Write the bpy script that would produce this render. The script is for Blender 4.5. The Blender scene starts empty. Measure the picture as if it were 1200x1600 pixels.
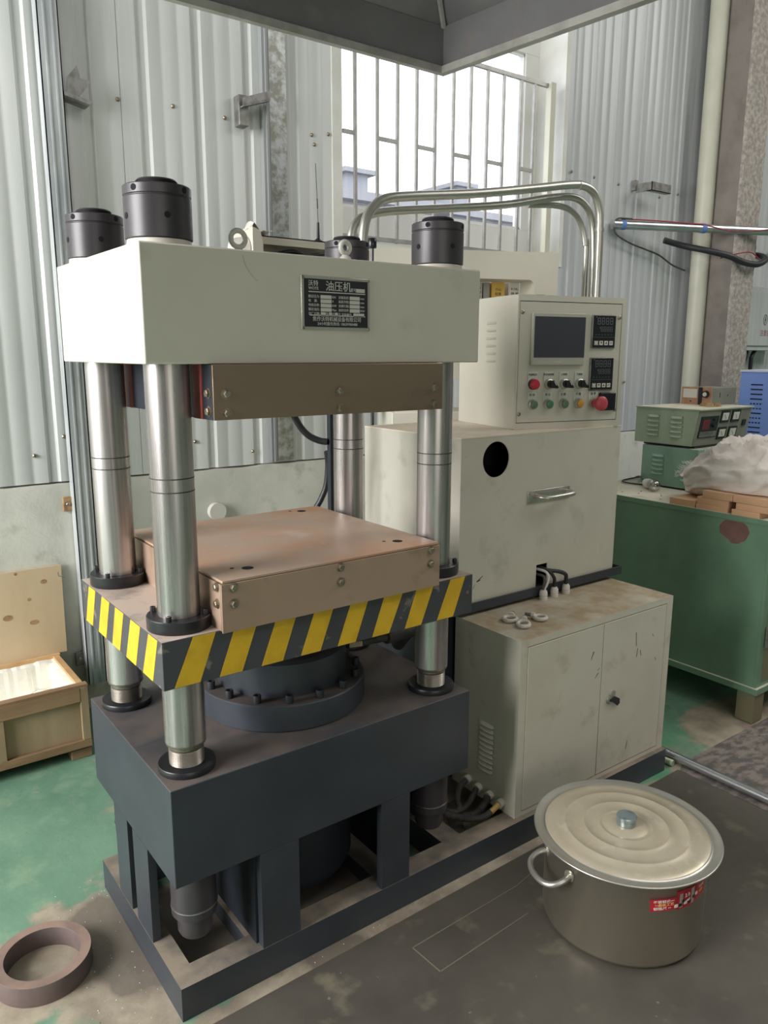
import bpy, math, random
from mathutils import Vector, Matrix, noise

# ------------------------------------------------------------------ camera, light, exposure
SC = bpy.context.scene
COL = SC.collection
R = math.radians

cam_d = bpy.data.cameras.new('camera')
cam_d.sensor_fit = 'VERTICAL'
cam_d.sensor_height = 24.0
cam_d.lens = 1213.03 / 1600 * 24.0
cam_d.clip_end = 200
cam = bpy.data.objects.new('camera', cam_d)
COL.objects.link(cam)
yaw, pitch, roll = 0.638, -0.2011, 0.0024
fwd = Vector((math.sin(yaw)*math.cos(pitch), math.cos(yaw)*math.cos(pitch), math.sin(pitch)))
rt = Vector((math.cos(yaw), -math.sin(yaw), 0))
up = rt.cross(fwd)
rt2 = rt*math.cos(roll) + up*math.sin(roll)
up2 = -rt*math.sin(roll) + up*math.cos(roll)
m = Matrix((rt2, up2, -fwd)).transposed().to_4x4()
m.translation = Vector((-0.9653, -1.7695, 1.5))
cam.matrix_world = m
SC.camera = cam

world = bpy.data.worlds.new('overcast_sky')
SC.world = world
world.use_nodes = True
wn = world.node_tree
wn.nodes.clear()
wo = wn.nodes.new('ShaderNodeOutputWorld')
wb = wn.nodes.new('ShaderNodeBackground')
wb.inputs[0].default_value = (0.93, 0.96, 1.0, 1)
wb.inputs[1].default_value = 3.2
wn.links.new(wb.outputs[0], wo.inputs[0])

def area(name, loc, target, sx, sy, watts, col=(1, 1, 1)):
    d = bpy.data.lights.new(name, 'AREA')
    d.shape = 'RECTANGLE'
    d.size, d.size_y = sx, sy
    d.energy = watts
    d.color = col
    o = bpy.data.objects.new(name, d)
    COL.objects.link(o)
    o.location = loc
    o.rotation_euler = (Vector(target) - Vector(loc)).to_track_quat('-Z', 'Y').to_euler()
    return o
area('daylight_left_windows', (-4.6, 0.15, 2.5), (0, 0.1, 1.1), 2.5, 2.8, 425, (1.0, 0.985, 0.985))
area('overhead_fill_aisle', (0.4, -2.6, 5.1), (0.4, -1.6, 0), 6.0, 2.2, 110, (1.0, 0.965, 0.92))  # added area lamp lighting the aisle from above; the ceiling has no opening
area('overhead_fill_right', (5.6, -1.6, 5.1), (4.6, 0, 0), 3.0, 4.0, 190, (1.0, 0.97, 0.93))  # added overhead area lamp brightening the right side, out of view
area('fill_behind_camera', (-1.5, -6.3, 1.8), (0.5, 0, 1.0), 3.4, 2.6, 48, (1.0, 0.95, 0.88))  # added weak fill lamp behind the camera; the wall there is closed

vs = SC.view_settings
SC.display_settings.display_device = 'sRGB'
vs.view_transform = 'Standard'
vs.look = 'None'
vs.exposure = 0.0
vs.gamma = 1.0
vs.use_curve_mapping = False
try:
    SC.cycles.use_denoising = True
    SC.cycles.max_bounces = 8
    SC.cycles.diffuse_bounces = 4
    SC.cycles.glossy_bounces = 4
    SC.cycles.sample_clamp_indirect = 6
    SC.cycles.caustics_reflective = False
    SC.cycles.caustics_refractive = False
except Exception:
    pass

# ------------------------------------------------------------------ materials
def lin(r, g, b):
    f = lambda v: (v/255/12.92) if v/255 <= .04045 else ((v/255+.055)/1.055)**2.4
    return (f(r), f(g), f(b), 1)

def M(name, c1, c2=None, scale=6, lo=.42, hi=.62, rough=.5, metal=0.0, bump=0.0, bscale=40,
      dust=None, dust_amt=.85, stretch=(1, 1, 1), smudge=None, rvar=0.0, dlo=.25, spots=None, spot_scale=30, spot_lo=.68, spec=.5):
    mt = bpy.data.materials.new(name)
    mt.use_nodes = True
    nt = mt.node_tree
    N, L = nt.nodes, nt.links
    bs = N['Principled BSDF']
    bs.inputs['Roughness'].default_value = rough
    bs.inputs['Metallic'].default_value = metal
    bs.inputs['Specular IOR Level'].default_value = spec
    tc = N.new('ShaderNodeTexCoord')
    mp = N.new('ShaderNodeMapping')
    mp.inputs['Scale'].default_value = stretch
    L.new(tc.outputs['Object'], mp.inputs[0])
    def nz(s, detail=5, src=mp):
        n = N.new('ShaderNodeTexNoise')
        n.inputs['Scale'].default_value = s
        n.inputs['Detail'].default_value = detail
        n.inputs['Roughness'].default_value = .6
        L.new(src.outputs[0], n.inputs['Vector'])
        return n
    def ramp(src, a, b):
        r = N.new('ShaderNodeMapRange')
        r.inputs['From Min'].default_value = a
        r.inputs['From Max'].default_value = b
        L.new(src, r.inputs['Value'])
        return r.outputs[0]
    def mix(fac, a, b):
        x = N.new('ShaderNodeMix')
        x.data_type = 'RGBA'
        L.new(fac, x.inputs['Factor'])
        for s, v in ((6, a), (7, b)):
            if isinstance(v, tuple): x.inputs[s].default_value = v
            else: L.new(v, x.inputs[s])
        return x.outputs[2]
    cur = c1
    if c2 is not None:
        cur = mix(ramp(nz(scale).outputs['Fac'], lo, hi), c1, c2)
    if smudge is not None:
        cur = mix(ramp(nz(scale*1.7+3, 6).outputs['Fac'], .58, .78), cur, smudge)
    if spots is not None:
        cur = mix(ramp(nz(spot_scale, 3).outputs['Fac'], spot_lo, spot_lo+.05), cur, spots)
    rsock = None
    if dust is not None:
        g = N.new('ShaderNodeNewGeometry')
        sp = N.new('ShaderNodeSeparateXYZ')
        L.new(g.outputs['Normal'], sp.inputs[0])
        nf = ramp(sp.outputs['Z'], .75, .98)
        mu = N.new('ShaderNodeMath'); mu.operation = 'MULTIPLY'
        L.new(nf, mu.inputs[0])
        L.new(ramp(nz(9, 8).outputs['Fac'], dlo, dlo+.35), mu.inputs[1])
        mu2 = N.new('ShaderNodeMath'); mu2.operation = 'MULTIPLY'
        L.new(mu.outputs[0], mu2.inputs[0]); mu2.inputs[1].default_value = dust_amt
        cur = mix(mu2.outputs[0], cur, dust)
        rr = N.new('ShaderNodeMapRange')
        L.new(mu2.outputs[0], rr.inputs['Value'])
        rr.inputs['To Min'].default_value = rough; rr.inputs['To Max'].default_value = .9
        L.new(rr.outputs[0], bs.inputs['Roughness'])
        if metal > 0:
            rm = N.new('ShaderNodeMapRange')
            L.new(mu2.outputs[0], rm.inputs['Value'])
            rm.inputs['To Min'].default_value = metal; rm.inputs['To Max'].default_value = 0
            L.new(rm.outputs[0], bs.inputs['Metallic'])
    elif rvar:
        rr = N.new('ShaderNodeMapRange')
        L.new(nz(scale*1.3).outputs['Fac'], rr.inputs['Value'])
        rr.inputs['From Min'].default_value = .3; rr.inputs['From Max'].default_value = .7
        rr.inputs['To Min'].default_value = max(.03, rough-rvar); rr.inputs['To Max'].default_value = rough+rvar
        L.new(rr.outputs[0], bs.inputs['Roughness'])
    if isinstance(cur, tuple): bs.inputs['Base Color'].default_value = cur
    else: L.new(cur, bs.inputs['Base Color'])
    if bump:
        b = N.new('ShaderNodeBump')
        b.inputs['Strength'].default_value = bump
        b.inputs['Distance'].default_value = .01
        L.new(nz(bscale, 8).outputs['Fac'], b.inputs['Height'])
        L.new(b.outputs[0], bs.inputs['Normal'])
    return mt

DUST = lin(196, 176, 152)
DUSTW = lin(214, 196, 176)
m_cream = M('cream_paint', lin(206, 201, 188), lin(199, 194, 180), scale=3, rough=.42, bump=.02, bscale=120, dust=lin(226, 210, 192), dust_amt=.9, smudge=lin(178, 174, 160))
m_cream_c = M('cream_paint_clean', lin(206, 201, 188), lin(201, 196, 182), scale=3, rough=.45)
m_cream_tan = M('cream_paint_under_tan_dust', lin(204, 200, 184), lin(196, 191, 175), scale=3, rough=.42, dust=lin(168, 150, 122), dust_amt=1.0, smudge=lin(168, 160, 142), bump=.02, bscale=100)
m_crosshead = M('crosshead_paint', lin(212, 205, 193), lin(207, 200, 187), scale=2.5, rough=.4, smudge=lin(190, 184, 170), bump=.015, bscale=90)
m_dark = M('blue_black_paint', lin(58, 63, 70), lin(52, 56, 62), scale=4, rough=.42, dust=lin(104, 92, 84), dust_amt=.8, bump=.02, bscale=60)
m_rail = M('dark_rail_with_dust', lin(58, 63, 70), lin(52, 56, 62), scale=4, rough=.42, dust=lin(140, 128, 112), dust_amt=1.0, bump=.02, bscale=60)
m_plate = M('moving_plate_paint', lin(70, 72, 76), lin(62, 64, 68), scale=5, rough=.5, dust=lin(200, 182, 168), dust_amt=1.0, dlo=.15, spots=lin(120, 112, 106), spot_scale=22, spot_lo=.62)
m_yellow = M('hazard_yellow', lin(226, 182, 44), lin(214, 168, 38), scale=20, rough=.5)
m_black = M('black_oxide', lin(58, 54, 58), lin(64, 59, 62), scale=15, rough=.36, spots=lin(110, 100, 96), spot_scale=60, spot_lo=.74)
m_blackhole = M('dark_recess', lin(16, 17, 26), rough=.9)
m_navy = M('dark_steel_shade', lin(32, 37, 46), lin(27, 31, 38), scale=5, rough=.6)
m_chrome = M('ground_chrome', lin(190, 184, 182), lin(118, 112, 110), scale=30, stretch=(1, 1, .02), lo=.42, hi=.64, rough=.3, metal=.72, rvar=.1)  # vertical streaks put reflected and shaded bands into the colour
m_thread = M('threaded_steel', lin(150, 144, 134), lin(130, 124, 114), scale=20, rough=.38, metal=.85)
m_blackring = M('black_ring_oxide', lin(34, 34, 38), lin(40, 38, 42), scale=15, rough=.32, spots=lin(90, 84, 80), spot_scale=60, spot_lo=.76)
m_score = M('groove_line', lin(58, 50, 46), rough=.7)
m_platen = M('brown_steel_sheet', lin(158, 136, 116), lin(146, 126, 108), scale=2.5, lo=.3, hi=.7, rough=.36, metal=.55, rvar=.08, smudge=lin(120, 98, 78), stretch=(.4, 1, 1))
m_platen_low = M('brown_steel_sheet_dusty', lin(186, 158, 138), lin(172, 146, 126), scale=3, lo=.3, hi=.7, rough=.42, metal=.3, rvar=.08, smudge=lin(138, 110, 88))
m_platen_top = M('rusty_platen_top', lin(188, 162, 142), lin(196, 146, 112), scale=3.2, lo=.5, hi=.68, rough=.42, metal=.1, smudge=lin(206, 184, 166), bump=.04, bscale=30, spots=lin(206, 188, 168), spot_scale=26, spot_lo=.7)
m_red = M('red_oxide_paint', lin(176, 88, 84), lin(160, 80, 74), scale=12, rough=.5)
m_bolt = M('zinc_bolt', lin(176, 164, 146), lin(140, 126, 108), scale=60, rough=.35, metal=.85)
m_steel = M('brushed_steel', lin(200, 198, 190), lin(190, 188, 178), scale=5, rough=.34, metal=.85)
m_alu = M('aluminium_pipe', lin(205, 207, 208), lin(184, 186, 188), scale=8, stretch=(1, .2, 1), rough=.32, metal=.9)
m_pvc = M('cream_pvc', lin(205, 203, 186), lin(196, 194, 176), scale=3, rough=.45)
m_sheet = M('white_profiled_sheet', lin(210, 212, 209), lin(202, 205, 202), scale=2, stretch=(2, 2, .15), rough=.28, bump=.01, bscale=20, rvar=.06)
m_sheet_r = M('grey_profiled_sheet', lin(194, 197, 197), lin(182, 186, 187), scale=9, stretch=(2, 2, .08), rough=.3)
m_flash = M('galvanised_flashing', lin(196, 200, 200), lin(150, 150, 140), scale=30, lo=.4, hi=.6, rough=.35, metal=.85, bump=.03, bscale=20)
m_trimd = M('dark_corner_flashing', lin(156, 158, 158), lin(128, 130, 132), scale=6, stretch=(3, 3, .1), rough=.4)
m_plaster = M('limewashed_plaster', lin(212, 211, 200), lin(196, 197, 186), scale=3, rough=.85, bump=.35, bscale=9, smudge=lin(170, 170, 156), spots=lin(140, 128, 110), spot_scale=14, spot_lo=.76)
m_white = M('white_window_frame', lin(232, 232, 228), rough=.35)
m_reveal = M('white_reveal', lin(226, 226, 220), lin(216, 214, 206), scale=4, rough=.6)
m_grille = M('grille_paint', lin(168, 166, 162), lin(150, 148, 144), scale=12, rough=.4, metal=.3)
m_galv = M('galvanised_channel', lin(206, 209, 210), lin(174, 180, 183), scale=6, stretch=(2, 2, .3), rough=.38, metal=.3)
m_bracket = M('bare_bracket_steel', lin(150, 150, 146), lin(120, 118, 112), scale=25, rough=.45, metal=.6)
m_concrete = M('rough_column_render', lin(186, 178, 170), lin(152, 144, 138), scale=35, rough=.95, bump=1.0, bscale=38, lo=.38, hi=.6)
m_concrete2 = M('smooth_column_side', lin(140, 132, 126), lin(126, 118, 112), scale=6, rough=.9, bump=.2, bscale=40)
m_hood = M('hood_sheet', lin(138, 136, 138), lin(130, 126, 128), scale=3, rough=.34, metal=.2, smudge=lin(150, 138, 134))
m_hoodrim = M('hood_rim', lin(196, 192, 186), lin(172, 168, 162), scale=8, rough=.4, metal=.3)
m_green = M('green_enamel', lin(112, 146, 120), lin(102, 134, 110), scale=4, rough=.4, dust=lin(206, 200, 180), dust_amt=1.0, dlo=.08, bump=.05, bscale=12)
m_green2 = M('green_enamel_front', lin(108, 116, 90), lin(116, 108, 84), scale=6, rough=.5)
m_green_eq = M('pale_green_enamel', lin(158, 174, 150), lin(148, 164, 140), scale=7, rough=.4, dust=lin(226, 214, 192), dust_amt=1.0)
m_green_lo = M('teal_enamel', lin(134, 168, 148), lin(122, 156, 138), scale=7, rough=.4, dust=lin(200, 194, 176), dust_amt=.8)
m_panel_g = M('grey_green_panel', lin(128, 130, 118), lin(118, 120, 108), scale=9, rough=.5)
m_patch = M('primer_brown_patch', lin(124, 92, 84), lin(110, 80, 72), scale=14, rough=.7)
m_blue = M('blue_enamel', lin(130, 160, 232), lin(124, 154, 228), scale=3, rough=.35)
m_bluetop = M('pale_blue_lid', lin(214, 220, 238), rough=.4)
m_slot = M('slot_shadow', lin(30, 34, 70), rough=.8)
m_wood = M('crate_pine', lin(180, 158, 128), lin(158, 136, 106), scale=5, stretch=(1, 1, .25), rough=.75, smudge=lin(124, 102, 72), bump=.08, bscale=40)
m_ply = M('pine_plywood', lin(206, 184, 150), lin(196, 172, 136), scale=4, stretch=(1, 1, .6), rough=.7, bump=.03)
m_woodrail = M('crate_rail_brown', lin(160, 130, 98), lin(134, 106, 78), scale=8, stretch=(.3, 1, 2), rough=.75, bump=.08)
m_woodpale = M('crate_rail_pale', lin(204, 170, 122), lin(188, 150, 104), scale=8, rough=.7)
m_knot = M('wood_knot', lin(172, 140, 100), lin(136, 104, 72), scale=40, rough=.8)
m_block = M('bare_pine_block', lin(208, 166, 130), lin(194, 150, 114), scale=9, stretch=(1, .2, 2), rough=.7)
m_foam = M('white_foam', lin(240, 238, 228), lin(232, 230, 218), scale=12, rough=.9, bump=.25, bscale=25)
m_sack = M('woven_white_sack', lin(222, 214, 206), lin(208, 198, 190), scale=7, rough=.85, bump=.12, bscale=90, smudge=lin(190, 174, 160))
m_rust = M('rusty_ring_steel', lin(112, 96, 92), lin(98, 86, 84), scale=12, rough=.6, metal=.2, dust=lin(160, 134, 118), dust_amt=.8)
m_rubber = M('black_rubber', lin(38, 38, 42), rough=.45)
m_conduit = M('grey_corrugated_hose', lin(74, 72, 68), lin(60, 58, 56), scale=30, rough=.6)
m_gland = M('pale_cable_gland', lin(214, 210, 200), rough=.5)
m_gloss_black = M('meter_black', lin(34, 35, 40), rough=.22)
m_screen = M('dark_screen_glass', lin(66, 68, 76), rough=.12)
m_hmi = M('touch_panel_bezel', lin(180, 178, 166), rough=.4)
m_btnplate = M('button_label_plate', lin(216, 216, 206), rough=.35, metal=.2)
m_btnred = M('red_button', lin(196, 44, 66), rough=.35)
m_estop = M('emergency_red', lin(198, 74, 84), rough=.4)
m_btngreen = M('green_button', lin(72, 122, 90), rough=.35)
m_btndull = M('dull_green_button', lin(96, 120, 98), rough=.35)
m_btnorange = M('orange_button', lin(206, 150, 66), rough=.35)
m_ink = M('black_ink', lin(40, 40, 40), rough=.6)
m_grey_ink = M('grey_segments', lin(104, 106, 112), rough=.4)
m_lite = M('pale_print', lin(222, 218, 210), rough=.5)
m_plate_black = M('nameplate_black', lin(42, 42, 46), rough=.35)
m_plate_alu = M('nameplate_silver', lin(206, 202, 192), rough=.3, metal=.7)
m_silver_print = M('silver_print', lin(216, 212, 204), rough=.35, metal=.2)
m_sticker = M('red_sticker', lin(176, 40, 52), lin(160, 34, 46), scale=40, rough=.4)
m_gold = M('gold_print', lin(226, 184, 110), rough=.45)
m_tape = M('blue_tape', lin(92, 124, 184), rough=.5)
m_wire_r = M('red_wire', lin(150, 52, 62), rough=.5)
m_copperface = M('copper_orange_face', lin(192, 148, 118), lin(176, 132, 102), scale=14, rough=.45)
m_redlamp = M('dark_red_display', lin(104, 34, 50), rough=.2)
m_cloud = M('clouded_plastic', lin(222, 216, 206), lin(196, 190, 180), scale=20, rough=.25)
m_hall = M('hall_wall', lin(150, 150, 146), rough=.8)
m_hallf = M('hall_ceiling', lin(140, 142, 144), rough=.8)
m_build = M('distant_render', lin(150, 151, 156), lin(146, 147, 152), scale=1, rough=.9)
m_buildroof = M('distant_grey_shed', lin(146, 146, 149), rough=.9)
m_outground = M('outside_yard', lin(130, 130, 128), rough=.9)
m_mark = M('black_scuff', lin(60, 56, 48), rough=.7)
m_boxblue = M('pale_blue_carton', lin(150, 170, 196), rough=.5)
m_boxyel = M('yellow_carton', lin(226, 186, 92), rough=.5)
m_lidm = M('worn_lid_steel', lin(206, 196, 174), lin(194, 183, 160), scale=9, lo=.35, hi=.65, rough=.36, metal=.45, rvar=.1, smudge=lin(222, 214, 196))
m_potm = M('pot_steel', lin(196, 188, 172), lin(184, 176, 158), scale=3, stretch=(1, 1, .2), rough=.3, metal=.9)

def glass(name, col=(1, 1, 1, 1), fac=.12):
    mt = bpy.data.materials.new(name); mt.use_nodes = True
    nt = mt.node_tree; nt.nodes.clear()
    o = nt.nodes.new('ShaderNodeOutputMaterial'); mx = nt.nodes.new('ShaderNodeMixShader')
    t = nt.nodes.new('ShaderNodeBsdfTransparent'); g = nt.nodes.new('ShaderNodeBsdfGlossy')
    t.inputs[0].default_value = col; g.inputs['Roughness'].default_value = .03
    mx.inputs[0].default_value = fac
    nt.links.new(t.outputs[0], mx.inputs[1]); nt.links.new(g.outputs[0], mx.inputs[2]); nt.links.new(mx.outputs[0], o.inputs[0])
    return mt
m_pane = glass('window_glass', (.97, .98, 1, 1), .05)
m_bulb = glass('bulb_glass', (.86, .84, .8, 1), .28)

def floor_material():
    mt = bpy.data.materials.new('worn_green_floor_paint'); mt.use_nodes = True
    nt = mt.node_tree; N, L = nt.nodes, nt.links
    bs = N['Principled BSDF']
    tc = N.new('ShaderNodeTexCoord')
    def nz(s, d=6, rg=.6):
        n = N.new('ShaderNodeTexNoise'); n.inputs['Scale'].default_value = s; n.inputs['Detail'].default_value = d
        n.inputs['Roughness'].default_value = rg; L.new(tc.outputs['Object'], n.inputs['Vector']); return n.outputs['Fac']
    def rmp(src, a, b, c=0, d=1):
        r = N.new('ShaderNodeMapRange'); L.new(src, r.inputs['Value'])
        for k, v in (('From Min', a), ('From Max', b), ('To Min', c), ('To Max', d)): r.inputs[k].default_value = v
        return r.outputs[0]
    def op(o, a, b=None):
        x = N.new('ShaderNodeMath'); x.operation = o
        for i, v in enumerate((a, b)):
            if v is None: continue
            if isinstance(v, (int, float)): x.inputs[i].default_value = v
            else: L.new(v, x.inputs[i])
        return x.outputs[0]
    def mix(f, a, b):
        x = N.new('ShaderNodeMix'); x.data_type = 'RGBA'; L.new(f, x.inputs['Factor'])
        for s, v in ((6, a), (7, b)):
            if isinstance(v, tuple): x.inputs[s].default_value = v
            else: L.new(v, x.inputs[s])
        return x.outputs[2]
    sp = N.new('ShaderNodeSeparateXYZ'); L.new(tc.outputs['Object'], sp.inputs[0])
    X, Y = sp.outputs['X'], sp.outputs['Y']
    warp = rmp(nz(4.0), .3, .7, -.11, .11)
    def blob(cx, cy, rx, ry):           # worn-through patch of paint with a ragged outline
        dx = op('DIVIDE', op('SUBTRACT', X, cx), rx); dy = op('DIVIDE', op('SUBTRACT', Y, cy), ry)
        d = op('SQRT', op('ADD', op('MULTIPLY', dx, dx), op('MULTIPLY', dy, dy)))
        return rmp(op('ADD', d, op('MULTIPLY', warp, 4.2)), .9, 1.08, 1, 0)
    grn = mix(rmp(nz(3), .35, .65), lin(118, 154, 130), lin(96, 134, 112))
    grn = mix(rmp(nz(7), .52, .68, 0, .6), grn, lin(142, 168, 138))
    bare = mix(rmp(nz(8), .35, .65), lin(176, 166, 146), lin(136, 124, 110))
    worn = rmp(nz(5.5, 10, .72), .56, .62)
    worn = op('MULTIPLY', worn, .55)
    for b in ((0, 0, .52, .34), (1.0, 0, .6, .36), (.5, -.33, 1.2, .055), (-.50, -.02, .17, .30), (-.66, .06, .2, .15), (-.86, -.12, .13, .10), (-.95, .55, .12, .3), (2.02, -.22, .36, .16)):
        worn = op('MAXIMUM', worn, blob(*b))
    col = mix(worn, grn, bare)
    bright = rmp(nz(2.3), .5, .62)
    mask = op('MULTIPLY', op('MULTIPLY', op('GREATER_THAN', X, 1.2), bright), op('SUBTRACT', 1.0, worn))
    col = mix(mask, col, lin(64, 150, 104))
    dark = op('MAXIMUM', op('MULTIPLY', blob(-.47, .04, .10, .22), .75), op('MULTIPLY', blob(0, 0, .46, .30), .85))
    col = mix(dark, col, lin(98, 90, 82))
    col = mix(rmp(nz(55, 3), .71, .74), col, lin(84, 82, 72))
    L.new(col, bs.inputs['Base Color'])
    L.new(rmp(nz(9), .3, .7, .32, .6), bs.inputs['Roughness'])
    b = N.new('ShaderNodeBump'); b.inputs['Strength'].default_value = .25; b.inputs['Distance'].default_value = .006
    L.new(nz(18, 8), b.inputs['Height']); L.new(b.outputs[0], bs.inputs['Normal'])
    return mt
m_floor = floor_material()
m_mat = M('dark_worn_floor_sheet', lin(90, 85, 77), lin(72, 68, 62), scale=2.4, lo=.35, hi=.65, rough=.5, bump=.12, bscale=12, smudge=lin(122, 116, 98), spots=lin(128, 122, 110), spot_scale=45, spot_lo=.73, rvar=.12)
m_marble = M('mottled_grey_sheet', lin(140, 130, 122), lin(98, 92, 90), scale=17, lo=.42, hi=.58, rough=.5, bump=.12, bscale=14, stretch=(1, 1.8, 1))
m_seal = M('pale_worn_edge', lin(112, 106, 92), rough=.7)

# ------------------------------------------------------------------ mesh helpers
class G:
    def __init__(s): s.v = []; s.f = []
    def add(s, vs, fs):
        n = len(s.v); s.v += [tuple(v) for v in vs]; s.f += [tuple(i+n for i in f) for f in fs]; return s
    def box(s, x0, x1, y0, y1, z0, z1):
        return s.add([(x, y, z) for z in (z0, z1) for y in (y0, y1) for x in (x0, x1)],
                     [(0, 2, 3, 1), (4, 5, 7, 6), (0, 1, 5, 4), (2, 6, 7, 3), (0, 4, 6, 2), (1, 3, 7, 5)])
    def hexa(s, b, t):     # bottom ring of 4 and top ring of 4
        return s.add(list(b)+list(t), [(3, 2, 1, 0), (4, 5, 6, 7), (0, 1, 5, 4), (1, 2, 6, 5), (2, 3, 7, 6), (3, 0, 4, 7)])
    def prism(s, poly, axis, a0, a1):
        n = len(poly)
        def P(p, a):
            return {'x': (a, p[0], p[1]), 'y': (p[0], a, p[1]), 'z': (p[0], p[1], a)}[axis]
        vs = [P(p, a0) for p in poly] + [P(p, a1) for p in poly]
        return s.add(vs, [tuple(range(n))[::-1], tuple(range(n, 2*n))] + [(i, (i+1) % n, n+(i+1) % n, n+i) for i in range(n)])
    def lathe(s, prof, cx=0, cy=0, seg=40, axis='z', c=None, cap=True):
        base = c if c is not None else (cx, cy, 0)
        vs = []; n = len(prof)
        for k in range(seg):
            a = 2*math.pi*k/seg; ca, sa = math.cos(a), math.sin(a)
            for r, z in prof:
                if axis == 'z': p = (r*ca, r*sa, z)
                elif axis == 'y': p = (r*ca, z, r*sa)
                else: p = (z, r*ca, r*sa)
                vs.append((base[0]+p[0], base[1]+p[1], base[2]+p[2]))
        fs = []
        for k in range(seg):
            k2 = (k+1) % seg
            for i in range(n-1):
                fs.append((k*n+i, k2*n+i, k2*n+i+1, k*n+i+1))
        if cap:
            fs.append(tuple(k*n for k in range(seg))[::-1]); fs.append(tuple(k*n+n-1 for k in range(seg)))
        return s.add(vs, fs)
    def cyl(s, cx, cy, z0, z1, r, seg=32):
        return s.lathe([(r, z0), (r, z1)], cx, cy, seg)
    def rod(s, p0, p1, r, seg=16):
        return s.tube([p0, p1], r, seg, smooth=False)
    def tube(s, pts, r, seg=12, smooth=True, sub=8, closed=False):
        P = [Vector(p) for p in pts]
        if smooth and len(P) > 2:
            Q = []; n = len(P)
            rng = range(n) if closed else range(n-1)
            for i in rng:
                p1, p2 = P[i], P[(i+1) % n]
                p0 = P[i-1] if (i > 0 or closed) else p1*2-p2
                p3 = P[(i+2) % n] if (i+2 < n or closed) else p2*2-p1
                for k in range(sub):
                    t = k/sub
                    Q.append(.5*((2*p1)+(p2-p0)*t+(2*p0-5*p1+4*p2-p3)*t*t+(3*p1-p0-3*p2+p3)*t**3))
            if not closed: Q.append(P[-1])
            P = Q
        n = len(P); rr = r if callable(r) else (lambda t: r)
        T = []
        for i in range(n):
            a = P[(i-1) % n] if (i > 0 or closed) else P[i]; b = P[(i+1) % n] if (i < n-1 or closed) else P[i]
            T.append((b-a).normalized())
        ref = Vector((0, 0, 1)) if abs(T[0].z) < .9 else Vector((1, 0, 0))
        nrm = (ref - T[0]*ref.dot(T[0])).normalized()
        vs = []
        for i in range(n):
            nrm = (nrm - T[i]*nrm.dot(T[i])).normalized(); bn = T[i].cross(nrm); q = rr(i/(n-1))
            for k in range(seg):
                a = 2*math.pi*k/seg; vs.append(P[i]+(nrm*math.cos(a)+bn*math.sin(a))*q)
        fs = []
        for i in range(n if closed else n-1):
            j = (i+1) % n
            for k in range(seg):
                k2 = (k+1) % seg; fs.append((i*seg+k, i*seg+k2, j*seg+k2, j*seg+k))
        if not closed:
            fs.append(tuple(range(seg))[::-1]); fs.append(tuple((n-1)*seg+k for k in range(seg)))
        return s.add(vs, fs)
    def hexbolt(s, c, axis, r=.009, h=.006):   # hex head with washer, pointing along -axis
        x, y, z = c
        d = {'-y': ('y', -1), '-x': ('x', -1), 'z': ('z', 1)}[axis]
        wa = [(r*1.35, 0), (r*1.35, .0015*d[1])]; hd = [(r, .0015*d[1]), (r, h*d[1]), (r*.8, (h+.0015)*d[1])]
        s.lathe(wa, axis=d[0], c=c, seg=20); s.lathe(hd, axis=d[0], c=c, seg=6); return s

BASE = {}
def thing(name, label, cat, loc=(0, 0, 0), rotz=0.0, group=None):
    o = bpy.data.objects.new(name, None); COL.objects.link(o)
    o.empty_display_size = .05; o.location = loc; o.rotation_euler = (0, 0, rotz)
    BASE[o] = Vector(loc); tagp(o, label, cat, group); return o
def tagp(o, label=None, cat=None, group=None, kind=None):
    if label: o['label'] = label
    if cat: o['category'] = cat
    if group: o['group'] = group
    if kind: o['kind'] = kind
    return o
def part(name, g, mat, parent=None, local=False, smooth=35, bevel=0, label=None, kind=None, off=None):
    b = Vector((0, 0, 0))
    if parent is not None and not local: b = BASE[parent]
    if off is not None: b = Vector(off)
    me = bpy.data.meshes.new(name)
    me.from_pydata([Vector(v)-b for v in g.v], [], g.f)
    me.materials.append(mat)
    if smooth:
        me.polygons.foreach_set('use_smooth', [True]*len(me.polygons))
        me.set_sharp_from_angle(angle=R(smooth))
    me.update()
    o = bpy.data.objects.new(name, me); COL.objects.link(o)
    if parent is not None: o.parent = parent
    BASE[o] = BASE[parent] if parent is not None else Vector((0, 0, 0))
    if off is not None: o.location = Vector(off)-(BASE[parent] if (parent is not None and not local) else Vector((0,0,0)))
    if bevel:
        bv = o.modifiers.new('bevel', 'BEVEL'); bv.width = bevel; bv.segments = 2; bv.limit_method = 'ANGLE'; bv.angle_limit = R(40)
    tagp(o, label, kind=kind)
    return o
def copies(o, locs, parent):     # linked copies of a part made around its own origin
    out = []
    for l in locs:
        c = o.copy(); COL.objects.link(c); c.parent = parent
        c.location = Vector(l)-BASE[parent]; BASE[c] = BASE[parent]; out.append(c)
    return out
def single(name, g, mat, label, cat, loc, group=None, bevel=0, smooth=35, kind=None):   # a thing that is one mesh, origin at its base
    o = part(name, g, mat, None, bevel=bevel, smooth=smooth, off=loc); o.location = loc
    BASE[o] = Vector(loc); return tagp(o, label, cat, group, kind)
def struct(name, g, mat, parent=None, smooth=35, bevel=0):
    o = part(name, g, mat, parent, smooth=smooth, bevel=bevel)
    if parent is None: o['kind'] = 'structure'
    return o
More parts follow.
